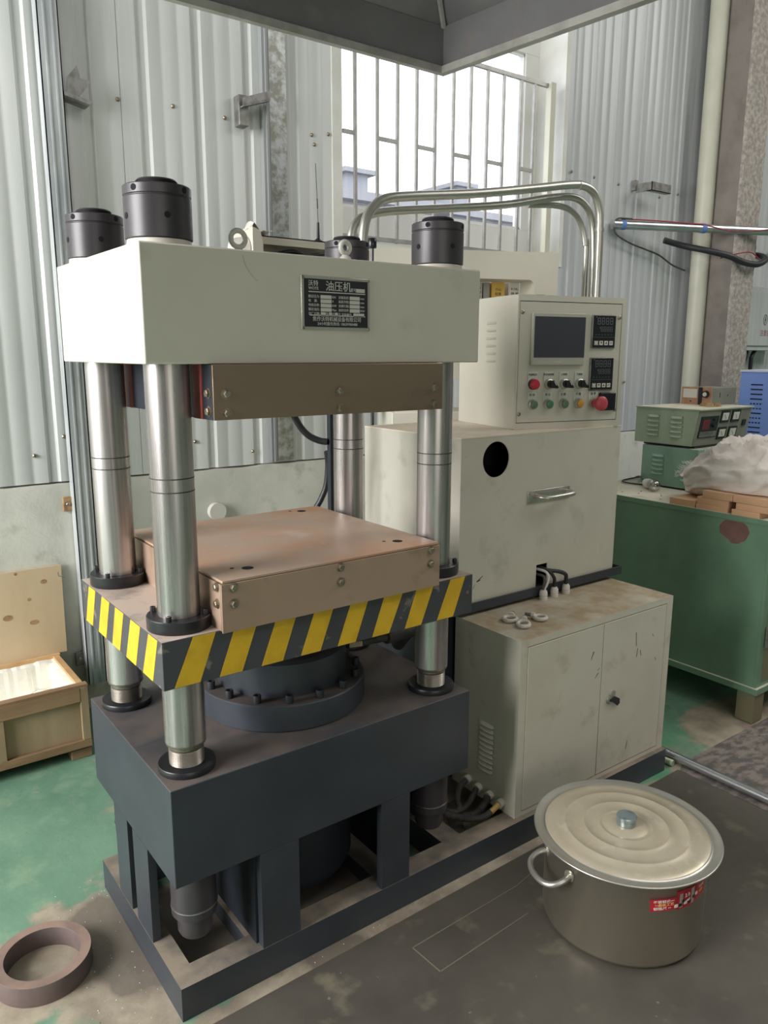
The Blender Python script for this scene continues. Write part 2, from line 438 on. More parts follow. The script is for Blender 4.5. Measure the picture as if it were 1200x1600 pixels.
def text(name, body, size, mat, parent, pos, face='-y', align='CENTER', ext=.0003, local=False, width=None, bend=None, label=None):
    """lettering as mesh; face '-y' reads along +x, '-x' reads along -y"""
    cu = bpy.data.curves.new('lettering', 'FONT'); cu.body = body; cu.size = size; cu.align_x = align; cu.align_y = 'CENTER'
    cu.extrude = ext; cu.resolution_u = 2
    to = bpy.data.objects.new('lettering_tmp', cu); COL.objects.link(to)
    dg = bpy.context.evaluated_depsgraph_get(); dg.update()
    tm = to.evaluated_get(dg).to_mesh()
    vs = [tuple(v.co) for v in tm.vertices]; fs = [tuple(p.vertices) for p in tm.polygons]
    to.evaluated_get(dg).to_mesh_clear(); bpy.data.objects.remove(to); bpy.data.curves.remove(cu)
    if not vs: return None
    if width:
        w = max(v[0] for v in vs)-min(v[0] for v in vs); k = width/w; vs = [(v[0]*k, v[1], v[2]) for v in vs]
    g = G(); x0, y0, z0 = pos
    if bend:
        cx, cy, r, a0 = bend
        out = []
        for v in vs:
            a = a0+v[0]/r; q = r+v[2]; out.append((cx+q*math.cos(a), cy+q*math.sin(a), z0+v[1]))
    elif face == '-y': out = [(x0+v[0], y0-v[2], z0+v[1]) for v in vs]
    else: out = [(x0-v[2], y0-v[0], z0+v[1]) for v in vs]
    g.add(out, fs)
    return part(name, g, mat, parent, local=local, smooth=0, label=label)

# ------------------------------------------------------------------ setting: hall shell
g = G(); g.box(-5, 9, -7, 1.9, -.12, 0); struct('floor', g, m_floor, smooth=0)
g = G(); g.box(-5.15, -5, -7, 1.9, 0, 5.3); struct('wall_left', g, m_hall, smooth=0)
g = G(); g.box(9, 9.15, -7, 1.9, 0, 5.3); struct('wall_right', g, m_hall, smooth=0)
g = G(); g.box(-5, 9, -7.15, -7, 0, 5.3); struct('wall_front', g, m_hall, smooth=0)
g = G(); g.box(-5.15, 9.15, -7.15, 2.1, 5.3, 5.4); struct('ceiling', g, m_hallf, smooth=0)
# back wall: masonry core with the window opening x 1.20..2.74, z 2.03..4.0
WX0, WX1, WZ0, WZ1 = 1.20, 2.74, 2.03, 4.0
g = G()
g.box(-5, WX0, 1.53, 1.88, 0, 5.3); g.box(WX1, 9, 1.53, 1.88, 0, 5.3)
g.box(WX0, WX1, 1.53, 1.88, 0, WZ0); g.box(WX0, WX1, 1.53, 1.88, WZ1, 5.3)
wall_back = struct('wall_back', g, m_reveal, smooth=0)
# limewashed plaster plinth with uneven top edge, slightly proud of the sheeting
g = G(); vs = []; fs = []
nx = 150
for i in range(nx+1):
    x = -5+i*(9/nx)
    zt = .982+.006*noise.noise(Vector((x*7, 0, 3)))+.003*noise.noise(Vector((x*31, 2, 3)))
    d = .004*noise.noise(Vector((x*5, 9, 1)))
    for y, z in ((1.484+d, 0), (1.484+d*1.5, .45), (1.486+d, zt-.02), (1.490, zt), (1.535, zt+.004)): vs.append((x, y, z))
for i in range(nx):
    for k in range(4): fs.append((i*5+k, (i+1)*5+k, (i+1)*5+k+1, i*5+k+1))
g.add(vs, fs)
struct('trim_1', g, m_plaster, smooth=60)
def sheet(x0, x1, z0, z1, ribs, y=1.5, mat=m_sheet, minor=True):
    pts = [(x0, y)]
    ev = []
    for r in ribs:
        if x0+.03 < r < x1-.03: ev.append((r, .024, .009))
        if minor:
            for q in (r+.078, r+.150):
                if x0+.02 < q < x1-.02: ev.append((q, .010, .0013))
    ev.sort()
    for r, w, d in ev: pts += [(r-w, y), (r-w*.55, y+d), (r+w*.55, y+d), (r+w, y)]
    pts.append((x1, y))
    g = G(); n = len(pts)
    vs = [(p[0], p[1], z) for z in (z0, z1) for p in pts] + [(p[0], p[1]+.003, z) for z in (z0, z1) for p in pts]
    fs = [(i, i+1, n+i+1, n+i) for i in range(n-1)] + [(2*n+i, 3*n+i, 3*n+i+1, 2*n+i+1) for i in range(n-1)]
    fs += [(0, n, 3*n, 2*n), (n-1, 3*n-1, 4*n-1, 2*n-1)]
    g.add(vs, fs); return part('cladding_sheet', g, mat, wall_back, smooth=20)
ribs = [-.19+.228*k for k in range(-24, 45)]
edges = [-5, -3.83, -2.46, -1.09, .17, .80]
for a, b in zip(edges[:-1], edges[1:]): sheet(a, b-.002, .99, 5.3, ribs)
sheet(.802, WX0, .99, 5.3, ribs)
sheet(WX0, WX1, .99, WZ0-.02, ribs); sheet(WX0, WX1, WZ1, 5.3, ribs)
rr = [2.816, 3.002, 3.21, 3.444, 3.667, 3.872]
sheet(WX1, 3.22, .99, 5.3, rr, mat=m_sheet_r); sheet(3.222, 3.93, .99, 5.3, rr, mat=m_sheet_r)
sheet(4.33, 5.3, .99, 5.3, [4.5+.19*k for k in range(6)], mat=m_sheet_r); sheet(5.302, 9, .99, 5.3, [5.4+.228*k for k in range(20)], mat=m_sheet_r)
# wall beside the window: corner flashings of the opening
g = G(); g.box(WX0-.05, WX0+.004, 1.492, 1.5, WZ0-.02, WZ1); g.box(WX0, WX0+.004, 1.5, 1.7, WZ0, WZ1)
g.box(WX1-.004, WX1+.03, 1.492, 1.5, WZ0-.02, WZ1); g.box(WX1-.004, WX1, 1.5, 1.7, WZ0, WZ1)
struct('trim_2', g, m_reveal, smooth=0)
g = G(); g.box(WX0, WX1, 1.5, 1.72, WZ0-.03, WZ0+.012); struct('trim_3', g, m_reveal, smooth=0)
g = G(); g.prism([(3.93, 1.497), (4.06, 1.44), (4.06, 1.53), (3.93, 1.53)], 'z', .4, 5.3); struct('trim_4', g, m_trimd, smooth=0)
# galvanised infill strip with dark cover channel
g = G(); g.box(.815, .905, 1.486, 1.4995, 1.0, 5.29); struct('trim_5', g, m_flash, smooth=0)
g = G(); g.box(.778, .812, 1.468, 1.4995, 1.0, 5.29); g.box(.790, .800, 1.458, 1.468, 1.0, 5.29); struct('trim_6', g, m_trimd, smooth=0)
# concrete column with rough front
g = G(); g.box(4.06, 4.33, 1.16, 1.53, 0, 5.3); colm = struct('trim_7', g, m_concrete2, smooth=0)
g = G(); n1, n2 = 18, 180
vs = []; fs = []
for j in range(n2+1):
    for i in range(n1+1):
        x = 4.058+.276*i/n1; z = 5.3*j/n2; e = min(i, n1-i)
        d = .012+.007*noise.noise(Vector((x*40, z*30, 0)))+.004*noise.noise(Vector((x*110, z*90, 4)))
        if e == 0: d = 0
        vs.append((x+(.004*noise.noise(Vector((z*22, i, 8))) if e == 0 else 0), 1.16-d, z))
for j in range(n2):
    for i in range(n1): a = j*(n1+1)+i; fs.append((a, a+1, a+n1+2, a+n1+1))
g.add(vs, fs); part('rough_render', g, m_concrete, colm, smooth=60)

# window
win = bpy.data.objects.new('window_1', None); COL.objects.link(win); win['kind'] = 'structure'; BASE[win] = Vector((0, 0, 0))
g = G(); fy0, fy1 = 1.70, 1.76
g.box(WX0, WX0+.05, fy0, fy1, WZ0, WZ1); g.box(WX1-.115, WX1, fy0, fy1, WZ0, WZ1)
g.box(WX0, WX1, fy0-.001, fy1-.001, WZ0, 2.235); g.box(WX0, WX1, fy0-.001, fy1-.001, WZ1-.06, WZ1)
g.box(WX0, WX1, fy0-.002, fy1-.002, 3.20, 3.32); 
part('window_frame', g, m_white, win, bevel=.003)
for a, b in ((WX0+.05, WX1-.115),):
    for c, d in ((2.235, 3.20), (3.32, WZ1-.06)):
        g = G(); g.box(a-.004, b+.004, 1.728, 1.732, c-.004, d+.004); part('window_pane', g, m_pane, win, smooth=0)
        g = G()
        for u0, u1, w0, w1 in ((a, a+.014, c, d), (b-.006, b, c, d), (a, b, c, c+.014), (a, b, d-.014, d)): g.box(u0, u1, 1.712, 1.724, w0, w1)
        part('glazing_bead', g, m_white, win, smooth=0)
g = G(); g.box(WX0, WX1, 1.66, 1.70, WZ0, 2.10); part('window_rail', g, m_white, win, bevel=.004)

# window grille
gr = thing('window_grille', 'grey steel security grille of thin vertical bars across the window', 'grille', (1.9, 1.49, 2.05))
bars = [1.283, 1.413, 1.535, 1.656, 1.776, 1.898, 2.018, 2.137, 2.256, 2.386, 2.492]
g = G(); g.box(-.007, .007, -.007, .007, 0, .93)
b0 = part('bar', g, m_grille, gr, local=True, smooth=0); b0.location = Vector((bars[0], 1.50, 2.045))-BASE[gr]
copies(b0, [(x, 1.50, 2.045) for x in bars[1:]], gr)
for z in (2.965, 2.047):
    g = G(); g.box(1.205, 2.62, 1.491, 1.509, z, z+.02); part('rail', g, m_grille, gr, smooth=0)
g = G(); g.box(2.595, 2.635, 1.47, 1.51, 2.045, 2.99); part('side_post', g, m_pvc, gr, bevel=.002)
first = None
for x0, x1, z in [(1.205, 1.283, 2.525), (1.413, 1.535, 2.522), (1.656, 1.776, 2.520), (1.898, 2.018, 2.518), (2.137, 2.256, 2.516), (2.386, 2.492, 2.514)]:
    g = G(); g.box(x0+.007, x1-.007, 1.494, 1.506, z-.009, z+.009); part('cross_bar', g, m_grille, gr, smooth=0)

# outside, seen washed out through the panes
g = G(); g.box(-30, 60, 2.0, 70, -.6, -.5); struct('ground_outside', g, m_outground, smooth=0)
def building(label, x0, x1, y0, y1, h, mat, wins=3):
    t = thing('building', label, 'building', ((x0+x1)/2, y0, -.5))
    g = G(); g.box(x0, x1, y0, y1, -.5, h); part('wall', g, mat, t, smooth=0)
    g = G(); g.box(x0-.3, x1+.3, y0-.3, y1+.3, h, h+.2); part('roof', g, m_buildroof, t, smooth=0)
    for k in range(wins):
        xx = x0+(x1-x0)*(k+.5)/wins; g = G(); g.box(xx-.6, xx+.6, y0-.04, y0, h-2.4, h-1.1); part('window', g, m_buildroof, t, smooth=0)
building('low pale grey shed seen through the lower left of the window', 9.4, 12.3, 14, 18, 4.95, m_buildroof, 2)
building('low pale block seen through the lower right of the window', 15.3, 30, 17, 26, 5.6, m_build, 6)
building('narrow taller block rising behind the shed, left in the window', 20.4, 21.6, 30, 34, 9.7, m_build, 1)
building('narrow taller block rising behind the long block, middle of the window', 27.2, 28.1, 30, 34, 9.9, m_build, 1)

# ------------------------------------------------------------------ wall fittings
g = G()
cx0, cx1 = -.140, -.066
for q in ((cx0, cx0+.004, 1.425, 1.483), (cx1-.004, cx1, 1.425, 1.483), (cx0, cx1, 1.425, 1.429)): g.box(*q, .13, 5.29)
g.box(cx0+.02, cx0+.026, 1.421, 1.425, .13, 5.29); g.box(cx1-.026, cx1-.02, 1.421, 1.425, .13, 5.29)
cw = thing('wall_channel', 'tall galvanised steel channel running up the wall behind the press, left', 'channel', (-.1, 1.45, .13))
part('channel', g, m_galv, cw, smooth=0)
for z in (.90, .235):
    for x in (cx0-.016, cx1+.016):
        g = G(); g.box(x-.018, x+.018, 1.474, 1.484, z-.03, z+.03); pl = part('fixing_plate', g, m_knot if z > .5 else m_bracket, cw, bevel=.004)
        g = G(); g.hexbolt((x, 1.474, z), '-y', .007, .006); part('fixing_bolt', g, m_bolt, cw)
def bracket(label, x, z, flip):
    t = thing('wall_bracket', label, 'bracket', (x, 1.49, z))
    s = flip
    g = G()
    g.box(x, x+s*.13 if s > 0 else x+.004, 1.40, 1.404, z-.02, z+.02) if False else None
    return t
# bracket by the left channel: short angle end with a notched flange
t = thing('wall_bracket', 'short grey angle steel bracket with notched end beside the wall channel', 'bracket', (.0, 1.46, 2.43))
g = G(); g.prism([(-.064, 2.430), (.028, 2.412), (.036, 2.424), (-.064, 2.444)], 'y', 1.425, 1.498); part('angle', g, m_bracket, t, smooth=0)
g = G(); g.prism([(-.054, 2.440), (-.049, 2.495), (-.01, 2.543), (-.002, 2.50), (.037, 2.495), (-.007, 2.436)], 'y', 1.43, 1.434); part('notched_plate', g, m_bracket, t, smooth=0)
t = thing('wall_bracket', 'grey steel bracket with a plate and arm at the dark wall strip', 'bracket', (.70, 1.46, 2.5))
g = G(); g.box(.655, .70, 1.45, 1.499, 2.45, 2.57); part('plate', g, m_bracket, t, bevel=.002)
g = G(); g.prism([(.66, 2.52), (.79, 2.565), (.79, 2.60), (.66, 2.55)], 'y', 1.42, 1.426); g.prism([(.66, 2.515), (.79, 2.56), (.79, 2.566), (.66, 2.521)], 'y', 1.42, 1.456); part('arm', g, m_bracket, t, smooth=0)
t = thing('wall_bracket', 'small grey angle bracket alone on the sheeting right of the window', 'bracket', (3.55, 1.45, 2.55))
g = G(); g.box(3.40, 3.43, 1.47, 1.499, 2.515, 2.575); part('plate', g, m_bracket, t, smooth=0)
g = G(); g.box(3.42, 3.62, 1.36, 1.364, 2.50, 2.552); g.box(3.42, 3.62, 1.36, 1.40, 2.50, 2.504); g.box(3.42, 3.425, 1.36, 1.475, 2.50, 2.552); part('angle', g, m_bracket, t, smooth=0)
g = G(); g.lathe([(.0085, 0), (.0085, -.003), (.005, -.007)], axis='y', c=(0, 0, 0), seg=8)
sc0 = part('sheet_screw', g, m_bolt, wall_back, local=True)
scs = [(.158, 2.472), (.383, 2.486), (.611, 2.48), (1.042, 2.479), (1.055, 2.44), (1.132, 2.496), (2.829, 2.555), (3.034, 2.549), (3.27, 2.538), (3.70, 2.51), (3.9, 2.55), (-.259, 1.102), (-.143, 1.171), (.645, 1.23), (.859, 1.108), (.412, 1.115), (.694, 1.052), (3.45, 1.32)]
sc0.location = (scs[0][0], 1.5, scs[0][1]); BASE[wall_back] = Vector((0, 0, 0))
copies(sc0, [(x, 1.5, z) for x, z in scs[1:]], wall_back)

# PVC pipe, cross conduit, cables
g = G(); g.cyl(4.02, 1.37, 0, 5.3, .058, 28)
single('pvc_pipe', g, m_pvc, 'thick cream plastic pipe standing against the side of the concrete column', 'pipe', (4.02, 1.37, 0))
def at(p, q, t): return tuple(a+(b-a)*t for a, b in zip(p, q))
cp0, cp1 = (3.22, 1.455, 2.29), (4.75, .905, 2.305)
t = thing('cable_conduit', 'light grey horizontal conduit pipe crossing in front of the column, taped wires on it', 'conduit', cp0)
g = G(); g.rod(cp0, cp1, .027, 18); part('pipe', g, m_alu, t)
g = G(); g.rod(cp1, (8.96, -.608, 2.346), .027, 18); part('pipe_length', g, m_alu, t)
g = G(); g.rod(at(cp0, cp1, -.02), at(cp0, cp1, .035), .030, 18); part('end_sleeve', g, m_alu, t)
d = (Vector(cp1)-Vector(cp0)).normalized()
for k in (.015, .38, .73):
    a = Vector(at(cp0, cp1, k)); g = G(); g.rod(a, a+d*.03, .0305, 18); part('tape', g, m_tape, t)
def off(k, dy=0, dz=0): a = at(cp0, cp1, k); return (a[0], a[1]+dy, a[2]+dz)
g = G(); g.tube([off(.02, 0, .035), off(.15, -.02, .03), off(.3, -.026, .022), off(.38, -.026, .018), off(.5, -.030, -.012), off(.62, -.030, -.006), off(.75, -.028, .016), off(.9, -.03, .0), off(1, -.03, -.02)], .004, 6)
single('red_wire', g, m_wire_r, 'thin red wire twisted along the grey conduit pipe', 'wire', off(.5, -.03, 0))
g = G(); g.tube([off(.06, -.01, .036), off(-.01, -.02, .03), (3.19, 1.45, 2.26), (3.23, 1.45, 2.225), (3.359, 1.45, 2.19), (3.52, 1.45, 2.165), (3.671, 1.45, 2.14), (3.82, 1.45, 2.09), (3.96, 1.44, 2.06)], .0055, 7)
single('drooping_wire', g, m_conduit, 'dark thin wire looping off the conduit end and sagging down the sheeting', 'wire', (3.55, 1.45, 2.15))
g = G(); g.tube([(3.70, 1.44, 2.235), (3.80, 1.36, 2.20), (3.88, 1.24, 2.165), (4.0, 1.15, 2.13), (4.12, 1.115, 2.095), (4.25, 1.09, 2.09), (4.36, 1.10, 2.13), (4.42, 1.2, 2.17), (4.42, 1.45, 2.2)], .020, 12)
single('thick_black_cable', g, m_rubber, 'thick black cable hung round the concrete column below the conduit', 'cable', (4.1, 1.11, 2.09))
g = G(); g.tube([(3.98, 1.2, 2.12), (4.07, 1.12, 2.15), (4.18, 1.10, 2.16), (4.27, 1.09, 2.12)], .004, 6)
single('thin_brown_wire', g, m_wire_r, 'thin brown wire crossing the column just above the thick black cable', 'wire', (4.15, 1.11, 2.15))
g = G(); g.rod((4.34, 1.46, 2.25), (5.6, 1.46, 2.25), .018, 14)
single('wall_pipe', g, m_galv, 'thin grey pipe along the sheeting right of the column', 'pipe', (4.9, 1.46, 2.25))

# electrical enclosure on the wall right of the column
t = thing('electrical_enclosure', 'grey wall enclosure with lightning mark right of the concrete column', 'enclosure', (4.95, 1.35, 1.53))
g = G(); g.box(4.60, 5.25, 1.35, 1.499, 1.53, 1.99); part('body', g, m_sheet_r, t, bevel=.004)
g = G(); g.box(4.62, 5.23, 1.337, 1.349, 1.565, 1.955); dr = part('door', g, m_sheet_r, t, bevel=.003)
g = G()
for k in range(28):
    a0, a1 = 2*math.pi*k/28, 2*math.pi*(k+1)/28
    q = []
    for rr_ in (.030, .027):
        for a in (a0, a1): q.append((4.885+rr_*math.cos(a)*.85, rr_*math.sin(a)*1.3+1.755))
    g.prism([q[0], q[1], q[3], q[2]], 'y', 1.335, 1.337)
g.prism([(4.888, 1.785), (4.876, 1.752), (4.884, 1.754), (4.880, 1.724), (4.895, 1.76), (4.886, 1.758)], 'y', 1.335, 1.337)
part('lightning_mark', g, m_ink, dr, smooth=0)
text('lettering', '注意安全', .05, m_wire_r, dr, (4.925, 1.3365, 1.655))
g = G(); g.tube([(4.78, 1.40, 1.535), (4.74, 1.38, 1.48), (4.64, 1.36, 1.42), (4.5, 1.36, 1.36)], .013, 10)
single('black_cable', g, m_rubber, 'short black cable leaving the enclosure bottom towards the column', 'cable', (4.74, 1.38, 1.48))
g = G(); g.tube([(4.90, 1.40, 1.535), (4.86, 1.40, 1.49), (4.85, 1.40, 1.42), (4.86, 1.40, 1.0), (4.86, 1.42, .05)], .015, 10)
single('black_cable', g, m_rubber, 'black cable dropping straight down from the enclosure behind the blue cabinet', 'cable', (4.86, 1.42, .05))

# ------------------------------------------------------------------ exhaust hood over the press
t = thing('exhaust_hood', 'large dark sheet metal extraction hood hanging over the press', 'hood', (-.1, -.4, 2.5))
ctop = (.1, -.2)
c0 = [(-1.5, .60), (1.04, .58), (1.23, -1.35), (-1.5, -1.35)]
def rim(z0, z1, th, nm, mt, inset=0):
    g = G(); n = 4
    cen = (sum(p[0] for p in c0)/4, sum(p[1] for p in c0)/4)
    def sh(p, k): return (p[0]+(cen[0]-p[0])*k, p[1]+(cen[1]-p[1])*k)
    for i in range(4):
        a, b = c0[i], c0[(i+1) % 4]
        a1, b1 = sh(a, th), sh(b, th)
        g.hexa([(a[0], a[1], z0), (b[0], b[1], z0), (b1[0], b1[1], z0), (a1[0], a1[1], z0)], [(a[0], a[1], z1), (b[0], b[1], z1), (b1[0], b1[1], z1), (a1[0], a1[1], z1)])
    return part(nm, g, mt, t, smooth=0)
rim(2.505, 2.65, .004, 'skirt', m_hood)
rim(2.488, 2.512, .022, 'rim', m_hoodrim)
top = [(-.3, .0), (.35, .0), (.35, -.6), (-.3, -.6)]
g = G()
for i in range(4):
    a, b, c_, d_ = c0[i], c0[(i+1) % 4], top[(i+1) % 4], top[i]
    g.hexa([(a[0], a[1], 2.65), (b[0], b[1], 2.65), (c_[0], c_[1], 3.15), (d_[0], d_[1], 3.15)],
           [(a[0], a[1], 2.656), (b[0], b[1], 2.656), (c_[0], c_[1], 3.156), (d_[0], d_[1], 3.156)])
part('canopy', g, m_hood, t, smooth=0)
g = G()
for i in range(4):
    a, d_ = c0[i], top[i]
    cen = (0.0, -.4)
    pa = Vector((a[0]+(cen[0]-a[0])*.006, a[1]+(cen[1]-a[1])*.006, 2.648)); pb = Vector((d_[0], d_[1], 3.145))
    g.rod(pa, pb, .010, 6)
part('seam_strip', g, m_hoodrim, t)
g = G(); g.box(-.3, .35, -.6, 0, 3.15, 5.3); part('duct', g, m_hood, t, smooth=0)

# ------------------------------------------------------------------ hydraulic press
HX, HY = .434, .286
AX, AY = .361, .204
press = thing('hydraulic_press', 'four column hydraulic press, cream crosshead, hazard striped plate, dark base', 'press', (0, 0, 0))
# crosshead
g = G(); g.box(-HX, HX, -HY, HY, 1.479, 1.705); ch = part('crosshead', g, m_crosshead, press, bevel=.003, label='cream crosshead block')
# a curved scrape on the front paint
g = G(); pts = [(-.222, 1.694), (-.219, 1.680), (-.213, 1.668), (-.203, 1.656), (-.190, 1.645)]
for a, b in zip(pts[:-1], pts[1:]): g.prism([(a[0]-.0008, a[1]), (b[0]-.0008, b[1]), (b[0]+.0010, b[1]), (a[0]+.0010, a[1])], 'y', -HY-.0003, -HY+.0002)
part('scrape_mark', g, M('scrape_grey', lin(182, 175, 160), rough=.6), ch, smooth=0)
# nameplate
npl = g = G(); g.box(-.0875, .0915, -HY-.0022, -HY, 1.5505, 1.664); npl = part('nameplate', g, m_plate_alu, press, bevel=.001, label='black and silver nameplate')
g = G(); g.box(-.081, .085, -HY-.0028, -HY-.0021, 1.557, 1.6575); part('black_field', g, m_plate_black, npl, smooth=0)
ty = -HY-.0030
g = G()
g.box(-.070, .078, ty-.0003, ty, 1.6295, 1.6315); g.box(-.068, .078, ty-.0003, ty, 1.5805, 1.5825)
for k, z in enumerate((1.6205, 1.6115, 1.6025, 1.5935, 1.5845)):
    if k < 4:
        g.box(-.040, -.012, ty-.0003, ty, z-.0038, z+.0038); g.box(.036, .063, ty-.0003, ty, z-.0038, z+.0038)
    else:
        g.box(-.040, -.027, ty-.0003, ty, z-.0034, z+.0038); g.box(-.019, -.011, ty-.0003, ty, z-.0034, z+.0038); g.box(-.003, .004, ty-.0003, ty, z-.0034, z+.0038); g.box(.046, .075, ty-.0003, ty, z-.0034, z+.0038)
g.box(.054, .077, ty-.0003, ty, 1.6335, 1.6415)
part('blank_fields', g, m_silver_print, npl, smooth=0)
def T(b, s, x, z, al='LEFT', w=None): text('lettering', b, s, m_silver_print, npl, (x, ty, z), align=al, width=w)
T('沃特', .013, -.071, 1.6475); T('WOTE', .0085, -.070, 1.6375)
T('油压机', .0225, -.027, 1.6425); T('型号', .0085, .038, 1.6375)
rows = (('额定压力:', 'KN', '活塞直径:', 'mm'), ('电    源:', 'V', '高度开档:', 'mm'), ('电机功率:', 'KW', '活塞行程:', 'mm'), ('额定油压:', 'Mpa', '加热功率:', 'KW'))
for (a, b, c_, d_), z in zip(rows, (1.6205, 1.6115, 1.6025, 1.5935)):
    T(a, .0068, -.071, z); T(b, .0068, -.0105, z); T(c_, .0068, .006, z); T(d_, .0068, .065, z)
T('出厂日期:', .0068, -.071, 1.5845); T('年', .0066, -.0262, 1.5845); T('月', .0066, -.0102, 1.5845); T('日', .0066, .0048, 1.5845); T('设备编号:', .0066, .014, 1.5845)
T('焦作沃特机械设备有限公司', .0112, .003, 1.5735, 'CENTER', .126); T('24小时服务热线: 18639900488', .0082, .004, 1.5635, 'CENTER', .105)
for x in (-.0835, .0875):
    for z in (1.5545, 1.660):
        g = G(); g.lathe([(.0035, 0), (.0035, -.001), (.002, -.002)], axis='y', c=(x, -HY-.0022, z), seg=10); part('rivet', g, m_bolt, npl)
# columns and nuts
def nut_mesh(h0=1.7185, body=1.797, cap=1.8175):
    g = G(); g.lathe([(.0600, 1.7175), (.0652, 1.7195), (.0655, 1.7945), (.0635, 1.7965), (.0635, 1.7975), (.0655, 1.7995), (.0655, 1.8155), (.0635, 1.8175), (.040, 1.8178)], 0, 0, 48); return g
prof = [(.0458, .648), (.0458, 1.2145), (.0447, 1.2155), (.0447, 1.2185), (.0458, 1.2195), (.0458, 1.2425), (.0447, 1.2435), (.0447, 1.2465), (.0458, 1.2475), (.0458, 1.479)]
tp = []
z = .5805
while z < .630: tp += [(.0392, z), (.0378, z+.0014)]; z += .0028
tp += [(.0392, .633), (.0375, .634), (.0375, .637), (.0392, .638), (.0445, .642), (.0458, .648)]
for sx, sy in ((-1, -1), (-1, 1), (1, -1), (1, 1)):
    X, Y = sx*AX, sy*AY
    w = {(-1, -1): 'front left', (-1, 1): 'rear left', (1, -1): 'front right', (1, 1): 'rear right'}[(sx, sy)]
    g = G(); g.lathe([(.0458, .648), (.0458, 1.479)], X, Y, 64); cl = part('column', g, m_chrome, press, smooth=50)
    g = G(); g.lathe(tp, X, Y, 48); part('thread', g, m_thread, cl, smooth=0)
    g = G()
    for zz in (1.217, 1.245): g.lathe([(.0461, zz-.0012), (.0461, zz+.0012)], X, Y, 48, cap=False)
    part('groove_line', g, m_score, cl)  # dark rings painted on for the shade of grooves, none are cut
    g = G(); g.lathe([(.040, .5803), (.0640, .5803), (.0645, .582), (.0645, .593), (.063, .5955), (.040, .5955)], X, Y, 48, cap=False); part('lock_ring', g, m_blackring, press, bevel=0)
    g = G(); g.lathe([(.0462, .9165), (.0695, .9165), (.070, .918), (.070, .943), (.0685, .945), (.050, .9455), (.0462, .9455)], X, Y, 48, cap=False); fl = part('plate_flange', g, m_blackring, press)
    for a in (137, 47, -43, -133):
        x, y = X+.0595*math.cos(R(a)), Y+.0595*math.sin(R(a))
        g = G(); g.lathe([(.0062, .9445), (.0062, .955), (.0058, .9565), (.0034, .9565), (.0034, .951), (.0004, .951)], x, y, 14); part('socket_screw', g, m_blackring, fl)
    # nut on top
    g = G(); g.lathe([(.0628, 1.7052), (.0635, 1.706), (.0620, 1.7170), (.055, 1.7175)], X, Y, 44); part('weld_collar', g, m_cream_c, press)
    nm = nut_mesh(); nm.v = [(v[0]+X, v[1]+Y, v[2]) for v in nm.v]; nt = part('column_nut', nm, m_black, press, smooth=40)
    g = G(); pr = []; z = 1.8178
    while z < 1.829: pr += [(.0400, z), (.0385, z+.001)]; z += .002
    g.lathe(pr+[(.037, 1.831)], X, Y, 40); part('thread_end', g, m_black, nt, smooth=0)
    for zz, angs in ((1.808, (-152, -60, 30, 120)), (1.759, (-176, -96, -6, 84))):
        for a in angs:
            ca, sa = math.cos(R(a)), math.sin(R(a)); p = Vector((X+.0640*ca, Y+.0640*sa, zz)); q = Vector((X+.0660*ca, Y+.0660*sa, zz))
            g = G(); g.rod(p, q, .0062, 14); part('spanner_hole', g, m_blackhole, nt)
# upper platen with cover sheets
def platen(z0, z1, mat, mtop, nm, overlap, toplip):
    g = G(); g.box(-.296, .296, -.294, .294, z0, z1); b = part(nm, g, mtop if toplip else mat, press, bevel=.0015)
    g = G(); g.box(-.304, .302, -.3015, -.297, z0-overlap, z1-.001); sf = part('cover_sheet', g, mat, press, bevel=.0008)
    g = G(); g.box(-.304, .302, .297, .3015, z0-overlap, z1-.001); part('cover_sheet', g, mat, press, bevel=.0008)
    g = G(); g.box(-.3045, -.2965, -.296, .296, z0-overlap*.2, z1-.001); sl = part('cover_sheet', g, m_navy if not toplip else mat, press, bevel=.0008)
    g = G(); g.box(.2965, .3025, -.296, .296, z0-overlap*.2, z1-.001); part('cover_sheet', g, mat, press, bevel=.0008)
    return sf, sl
sf, sl = platen(1.3665, 1.4785, m_platen, m_platen, 'upper_platen', .000, False)
for x in (-.276, -.001, .274):
    for z in (1.4195, 1.380):
        g = G(); g.hexbolt((x, -.3015, z), '-y', .0082, .007); part('hex_bolt', g, m_bolt, sf)
for y in (-.281,):
    for z in (1.4205, 1.384):
        g = G(); g.hexbolt((-.3045, y, z), '-x', .0082, .007); part('hex_bolt', g, m_bolt, sl)
g = G(); g.box(-.3075, -.3045, -.252, -.208, 1.3665, 1.4785); part('red_strip', g, m_red, press, smooth=0, label='red painted strip')
g = G(); g.box(-.3075, -.3045, .172, .229, 1.3665, 1.4785); part('red_strip', g, m_red, press, smooth=0, label='red painted strip')
# lower platen: steel plate with three lifting holes
sf, sl = platen(.9165, 1.0215, m_platen_low, m_platen_low, 'lower_platen', .004, True)
g = G(); g.box(-.300, .300, -.2985, .2985, 1.0218, 1.0275); ptop = part('platen_top_plate', g, m_platen_top, press, bevel=.0008, label='rust stained top plate')
g = G()
for x, y in ((-.208, -.234), (.220, -.229), (.219, .252)):
    g.lathe([(.0135, 1.0274), (.0135, 1.0278)], x, y, 22); g.lathe([(.005, 1.0274), (.005, 1.0278)], x-.03, y+.018, 14)
part('lifting_holes', g, m_blackhole, ptop)
for x in (-.276, -.003, .271):
    for z in (1.013, .977):
        g = G(); g.hexbolt((x, -.3015, z-.002), '-y', .0082, .007); part('hex_bolt', g, m_bolt, sf)
for z in (1.012, .975):
    g = G(); g.hexbolt((-.3045, -.281, z), '-x', .0082, .007); part('hex_bolt', g, m_bolt, sl)
